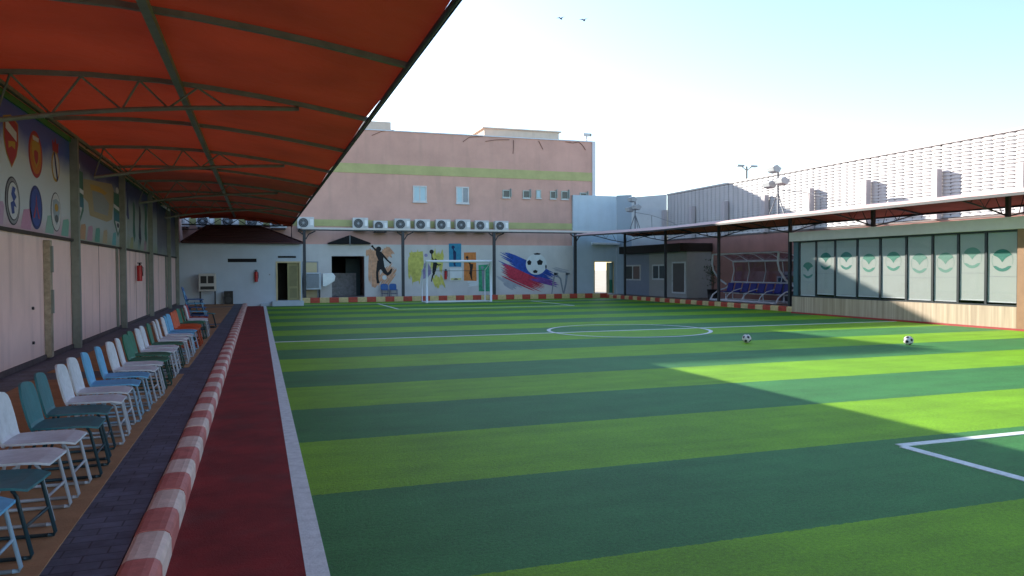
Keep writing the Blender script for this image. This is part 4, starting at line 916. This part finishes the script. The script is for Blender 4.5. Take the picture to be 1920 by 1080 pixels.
# small window and clutter at the end of the pink wall
wd = thing('wall_window', 'small white framed window on the pink wall behind the dugout', 'window', (LX, 25, 1))
def onwall(px, py): return atx(px, py, LX-.02)
(ya1, za1), (yb1, zb1) = onwall(1457, 518), onwall(1475, 537)
m = MB(); f_ = .07
m.box((LX-.04, yb1, zb1), (LX+.018, yb1+f_, za1)); m.box((LX-.04, ya1-f_, zb1), (LX+.018, ya1, za1)); m.box((LX-.04, yb1+f_, zb1), (LX+.018, ya1-f_, zb1+f_)); m.box((LX-.04, yb1+f_, za1-f_), (LX+.018, ya1-f_, za1)); m.box((LX-.035, (ya1+yb1)/2-.03, zb1+f_), (LX+.018, (ya1+yb1)/2+.03, za1-f_))
m.build('frame', ACW, wd); MB().box((LX-.02, yb1+f_, zb1+f_), (LX+.015, ya1-f_, za1-f_)).build('pane', WIND, wd)
wac = thing('wall_air_conditioner', 'white indoor style air conditioner box high beside the small window', 'air conditioner', (LX, 24.4, 1.8))
(ya1, za1), (yb1, zb1) = onwall(1477, 509), onwall(1491, 518)
MB().box((LX-.22, yb1, zb1), (LX+.018, ya1, za1)).build('case', ACW, wac, .015); MB().box((LX-.225, yb1+.05, zb1+.02), (LX-.22, ya1-.05, zb1+.06)).build('outlet', BLACK, wac)
gb = thing('grey_cabinet', 'dark grey metal cabinet on the walkway next to the glass room', 'cabinet', (21.4, 24, .15))
(ya1, za1), (yb1, zb1) = onwall(1476, 521), onwall(1491, 541)
MB().box((LX-.35, yb1+.0, .15), (LX-.03, ya1, za1)).build('cabinet_body', mat('grey_cabinet_paint', (.12, .11, .13), .5), gb, .01); MB().box((LX-.358, (ya1+yb1)/2-.008, .25), (LX-.351, (ya1+yb1)/2+.008, za1-.08)).build('door_gap', BLACK, gb)
wbw = thing('wheelbarrow', 'black and white wheelbarrow parked right of the dugout', 'wheelbarrow', (20.6, 24.3, .15))
MB().prism([(20.25, 23.9, .75), (21.0, 23.9, .75), (20.85, 23.9, .48), (20.4, 23.9, .48)], (0, .75, 0)).build('tray', BLACK, wbw, .02)
MB().tube([(20.35, 24.9, .62), (20.4, 24.4, .46), (20.6, 23.6, .34)], .022, 6).tube([(20.9, 24.9, .62), (20.85, 24.4, .46), (20.66, 23.6, .34)], .022, 6).tube([(20.4, 24.5, .46), (20.38, 24.6, .16)], .018, 6).tube([(20.86, 24.5, .46), (20.88, 24.6, .16)], .018, 6).build('frame', DT, wbw)
MB().tube([(20.58, 23.5, .34), (20.68, 23.5, .34)], .19, 18).build('wheel', BLACK, wbw)

# ------------------------------------------------------------------ glass fronted room
GX = 18.3
gr = thing('glass_room', 'glass fronted room with beige boarded base and white fascia on the right of the pitch', 'building', (20, 18, 0))
gy0, gy1 = 13.95, 22.42
MB().box((GX-.06, gy0+.0, .05), (GX+.12, gy1, .60)).build('base_wall', CLAD, gr)
MB().box((GX-.10, gy0-.35, -.02), (GX+.1, gy1, .048)).build('plinth_strip', mat('red_strip_paint', (.32, .03, .025), .7, .2), gr)
MB().box((GX-.12, gy0-.3, 2.58), (LX-.02, gy1+.1, 2.90)).build('fascia', FASCIA, gr, .01)
MB().box((GX-.08, gy0-.3, .05), (GX+.25, gy0-.02, 2.575)).build('corner_pillar', PILL, gr)
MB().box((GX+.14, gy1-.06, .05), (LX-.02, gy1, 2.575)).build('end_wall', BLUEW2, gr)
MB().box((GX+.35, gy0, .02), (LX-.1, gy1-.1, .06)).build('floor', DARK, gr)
MB().box((GX+.5, gy0, .06), (GX+.55, gy1-.1, 2.57)).build('dark_backing', DARK, gr)  # near-black backing and floor paint in the unlit room behind the blinds
MB().box((GX-.05, gy0, .602), (GX+.12, gy1, .64)).box((GX-.03, gy0, 2.54), (GX+.12, gy1, 2.578)).build('window_rail', MULL, gr)
ed = [1497, 1528, 1563.5, 1605, 1648, 1697, 1746, 1794, 1846, 1907]
ey = [atx(p, 520, GX)[0] for p in ed]
bott = [.645, .71, .68, .69, .69, .66, .66, .72, .69]
lz = [1.55, 1.86, 1.86, 1.78, 1.82, 1.75, 1.76, 1.88, 1.80]
for i in range(9):
    a, c = ey[i+1]+.035, ey[i]-.035
    MB().box((GX+.03, c, .64), (GX+.10, c+.07, 2.54)).build('mullion', MULL, gr)
    pn = MB().box((GX+.02, a, .64), (GX+.028, c, 2.54)).build('pane', GLASS, gr)
    bd = MB(); bd.box((GX+.06, a+.02, bott[i]+.03), (GX+.064, c-.01, 2.53)); bo = bd.build('blind', BLIND, gr)
    MB().box((GX+.055, a+.02, bott[i]), (GX+.075, c-.01, bott[i]+.03)).build('blind_weight_bar', mat('blind_bar', (.62, .66, .66), .4), bo)
    yc, zc, R4 = (a+c)/2, lz[i], min(.30, (c-a)*.38)
    tm = TEAL if i in (0, 1, 8, 2) else (mat('mid_teal_print', (.07, .27, .20), .7) if i in (3, 4) else TEALF)
    def LP(pts, nm, lay=0):
        m = MB(); m.face([(GX+.0575-.001*lay, yc-u*R4, zc+v*R4) for u, v in pts]); m.build(nm, tm, bo)
    arc = [(math.cos(math.radians(t)), math.sin(math.radians(t))*.95) for t in range(150, 29, -8)]
    LP(arc+[(.80, .42), (.45, .26), (.22, .08), (0, -.20), (-.22, .08), (-.45, .26), (-.80, .42)], 'logo_leaf')
    low = [(math.cos(math.radians(t)), math.sin(math.radians(t))*1.0) for t in range(210, 331, 10)]
    LP([(p[0], p[1]) for p in low]+[(.55, -.52), (.25, -.68), (0, -.74), (-.25, -.68), (-.55, -.52)], 'logo_leaf')
    thin = MB()
    for t in range(0, 360, 12):
        if 205 <= t <= 330 or 25 <= t <= 150: continue
        p, q = math.radians(t), math.radians(t+12)
        thin.face([(GX+.0575, yc-r_*R4*math.cos(g), zc+r_*R4*math.sin(g)) for g, r_ in ((p, .985), (q, .985), (q, .955), (p, .955))])
    thin.build('logo_ring', TEALF, bo)
    MB().box((GX+.0545, a+.03, zc-R4*1.45), (GX+.056, c-.03, zc-R4*1.42)).build('blind_seam', GREYP, bo)
MB().box((GX+.03, ey[9]-.035, .64), (GX+.10, ey[9]+.035, 2.54)).build('mullion', MULL, gr)
MB().box((GX+.0, ey[0]-.035+.07, .64), (GX+.11, gy1, 2.54)).build('corner_post', mat('teal_grey_frame', (.06, .12, .14), .4), gr)

# ------------------------------------------------------------------ right shelter roof on posts
sr = thing('side_shelter', 'low red fabric shelter roof on dark trussed posts along the right side', 'shelter', (18.7, 25, 0))
prf = [(16.85, 3.36), (17.0, 3.42), (17.5, 3.52), (18.2, 3.60), (19.0, 3.60), (19.8, 3.53), (20.6, 3.40)]
def zr(y): return .0 if y < 30 else (y-30)*.018
ys = [4+1.13*k for k in range(33)]
ys = [y for y in ys if y < 39.2]
m = MB(); m2_ = MB()
for i in range(len(ys)-1):
    for j in range(len(prf)-1):
        sg = lambda y: -.03*abs(math.sin((y-14.5)*math.pi/4.5))
        q = [(prf[j][0], ys[i], prf[j][1]+zr(ys[i])+sg(ys[i])), (prf[j+1][0], ys[i], prf[j+1][1]+zr(ys[i])+sg(ys[i])), (prf[j+1][0], ys[i+1], prf[j+1][1]+zr(ys[i+1])+sg(ys[i+1])), (prf[j][0], ys[i+1], prf[j][1]+zr(ys[i+1])+sg(ys[i+1]))]
        m.face(q, 0, True); m2_.face([(a_, b_, c_+.02) for a_, b_, c_ in q], 0, True)
m.build('roof_underside', mat('red_roof_underside', (.56, .13, .075), .8, .15, 1.5), sr); m2_.build('roof_fabric', mat('sunlit_roof_cloth', (.66, .44, .40), .8, .1, 1.0), sr)  # pale upper copy of the red cloth paints in its sunlit top
MB().tube([(16.87, y, 3.33+zr(y)) for y in ys], .035, 6, sq=True).build('edge_beam', STEELD, sr)
MB().tube([(20.6, y, 3.36+zr(y)) for y in ys], .03, 6, sq=True).build('edge_beam', STEELD, sr)
for y in (5.4, 9.9, 14.5, 19.05, 23.4, 28.0, 32.5, 36.8):
    px_ = 18.62 if y < 22.5 else 18.94; z0 = 2.9 if y < 22.5 else .15
    MB().box((px_-.05, y-.05, z0), (px_+.05, y+.05, 3.5+zr(y))).build('post', STEELD, sr)
    MB().tube([(x, y, z-.035+zr(y)) for x, z in prf], .028, 6, sq=True).build('rafter', STEELD, sr)
    lo = [(16.95, 3.33), (17.5, 3.22), (18.1, 3.08), (px_, 2.95)]; hi = [(px_, 2.95), (19.4, 3.1), (20.1, 3.28), (20.6, 3.36)]
    MB().tube([(a, y, c+zr(y)) for a, c in lo], .022, 6).tube([(a, y, c+zr(y)) for a, c in hi], .022, 6).build('truss_chord', STEELD, sr)
    for grp in (((17.3, 3.26), (17.5, 3.5), (17.8, 3.15), (18.1, 3.56), (18.4, 3.02)), ((19.0, 3.0), (19.2, 3.55), (19.6, 3.15), (19.9, 3.46))):
        MB().tube([(a, y, c+zr(y)) for a, c in grp], .012, 5).build('truss_web', STEELD, sr)
# floodlight tripods on the shelter roof
def floodlight(x, y, z, label, top):
    t = thing('floodlight_stand', label, 'floodlight', (x, y, z), 'floodlight stands on the shelter roof')
    mt = mat('galvanised_tube', (.16, .17, .19), .5)
    MB().tube([(x, y, z+.1), (x, y, z+top)], .035, 8).build('mast', mt, t)
    for dx_, dy_ in ((-.1, -.62), (-.1, .62), (.42, 0)): MB().tube([(x, y, z+top*.55), (x+dx_, y+dy_, z)], .022, 6).build('leg', mt, t)
    zc = z+top*.72
    MB().tube([(x, y-.55, zc), (x, y+.55, zc)], .025, 6).build('crossbar', mt, t)
    LM = mat('lamp_housing', (.36, .37, .38), .4)
    def lamp(yc, zc, h=.22, w_=.46):
        o = MB().prism([(x-.26, yc-w_/2, zc-.1), (x-.02, yc-w_/2, zc-.16), (x+.10, yc-w_/2, zc+.02), (x-.12, yc-w_/2, zc+.16), (x-.30, yc-w_/2, zc+.08)], (0, w_, 0)).build('lamp_head', LM, t, .01)
        MB().prism([(x-.268, yc-w_/2+.03, zc-.085), (x-.262, yc-w_/2+.03, zc-.085), (x-.302, yc-w_/2+.03, zc+.065), (x-.308, yc-w_/2+.03, zc+.065)], (0, w_-.06, 0)).build('lamp_glass', mat('lamp_glass', (.5, .52, .52), .15), o)
    lamp(y-.38, zc+.02); lamp(y+.40, zc-.04); lamp(y+.12, z+top*.97, .26)
    MB().tube([(x, y-.02, z+top*.6), (x+.1, y-1.6, z+top*.47), (x+.2, y-3.6, z+top*.22), (x+.2, y-4.6, z+.08)], .012, 5).tube([(x+.1, y-1.7, z+top*.45), (x+.1, y-1.75, z)], .014, 5).build('stay_cable', mt, t)
floodlight(20.2, 25.7, 3.50, 'near floodlight tripod on the shelter roof, standing against the sunlit woven fence', 2.25)
floodlight(20.2, 38.0, 3.62, 'far floodlight tripod on the shelter roof, before the shaded corner wall', 2.0)
# far street lamp
sx_, szt = aty(1400, 312, 60)
slp = thing('street_lamp', 'distant twin arm street lamp rising behind the white woven fence', 'street lamp', (sx_, 60, 0))
MB().tube([(sx_, 60, 0), (sx_, 60, szt)], .14, 8, r2=.09).build('pole', GREYP, slp)
for s_ in (-1, 1):
    MB().tube([(sx_, 60, szt-.4), (sx_+s_*.5, 60, szt-.05)], .05, 6).build('arm', GREYP, slp)
    MB().box((sx_+s_*.35, 59.8, szt-.05), (sx_+s_*1.1, 60.2, szt+.12)).build('lamp_head', GREYP, slp, .03)
# birds
for px, py, nm in ((1052, 35, 'left'), (1095, 38, 'right')):
    x, z = aty(px, py, 45)
    m = MB(); m.sphere((0, 0, 0), .07, 0, 8, 6, (2.0, .8, .8))
    m.face([(-.08, 0, .03), (.08, 0, .03), (.10, -.2, .14), (-.02, -.36, .10)]); m.face([(.08, 0, .03), (-.08, 0, .03), (-.02, .36, .10), (.10, .2, .14)]); m.face([(-.12, 0, 0), (-.26, .05, .02), (-.26, -.05, .02)])
    o = m.build('bird', mat('dark_feathers', (.05, .06, .08), .8)); o.location = (x, 45, z); o.rotation_euler.z = .7
    tag(o, f'tiny dark bird in the sky, {nm} one of the two', 'bird', 'birds in the sky')
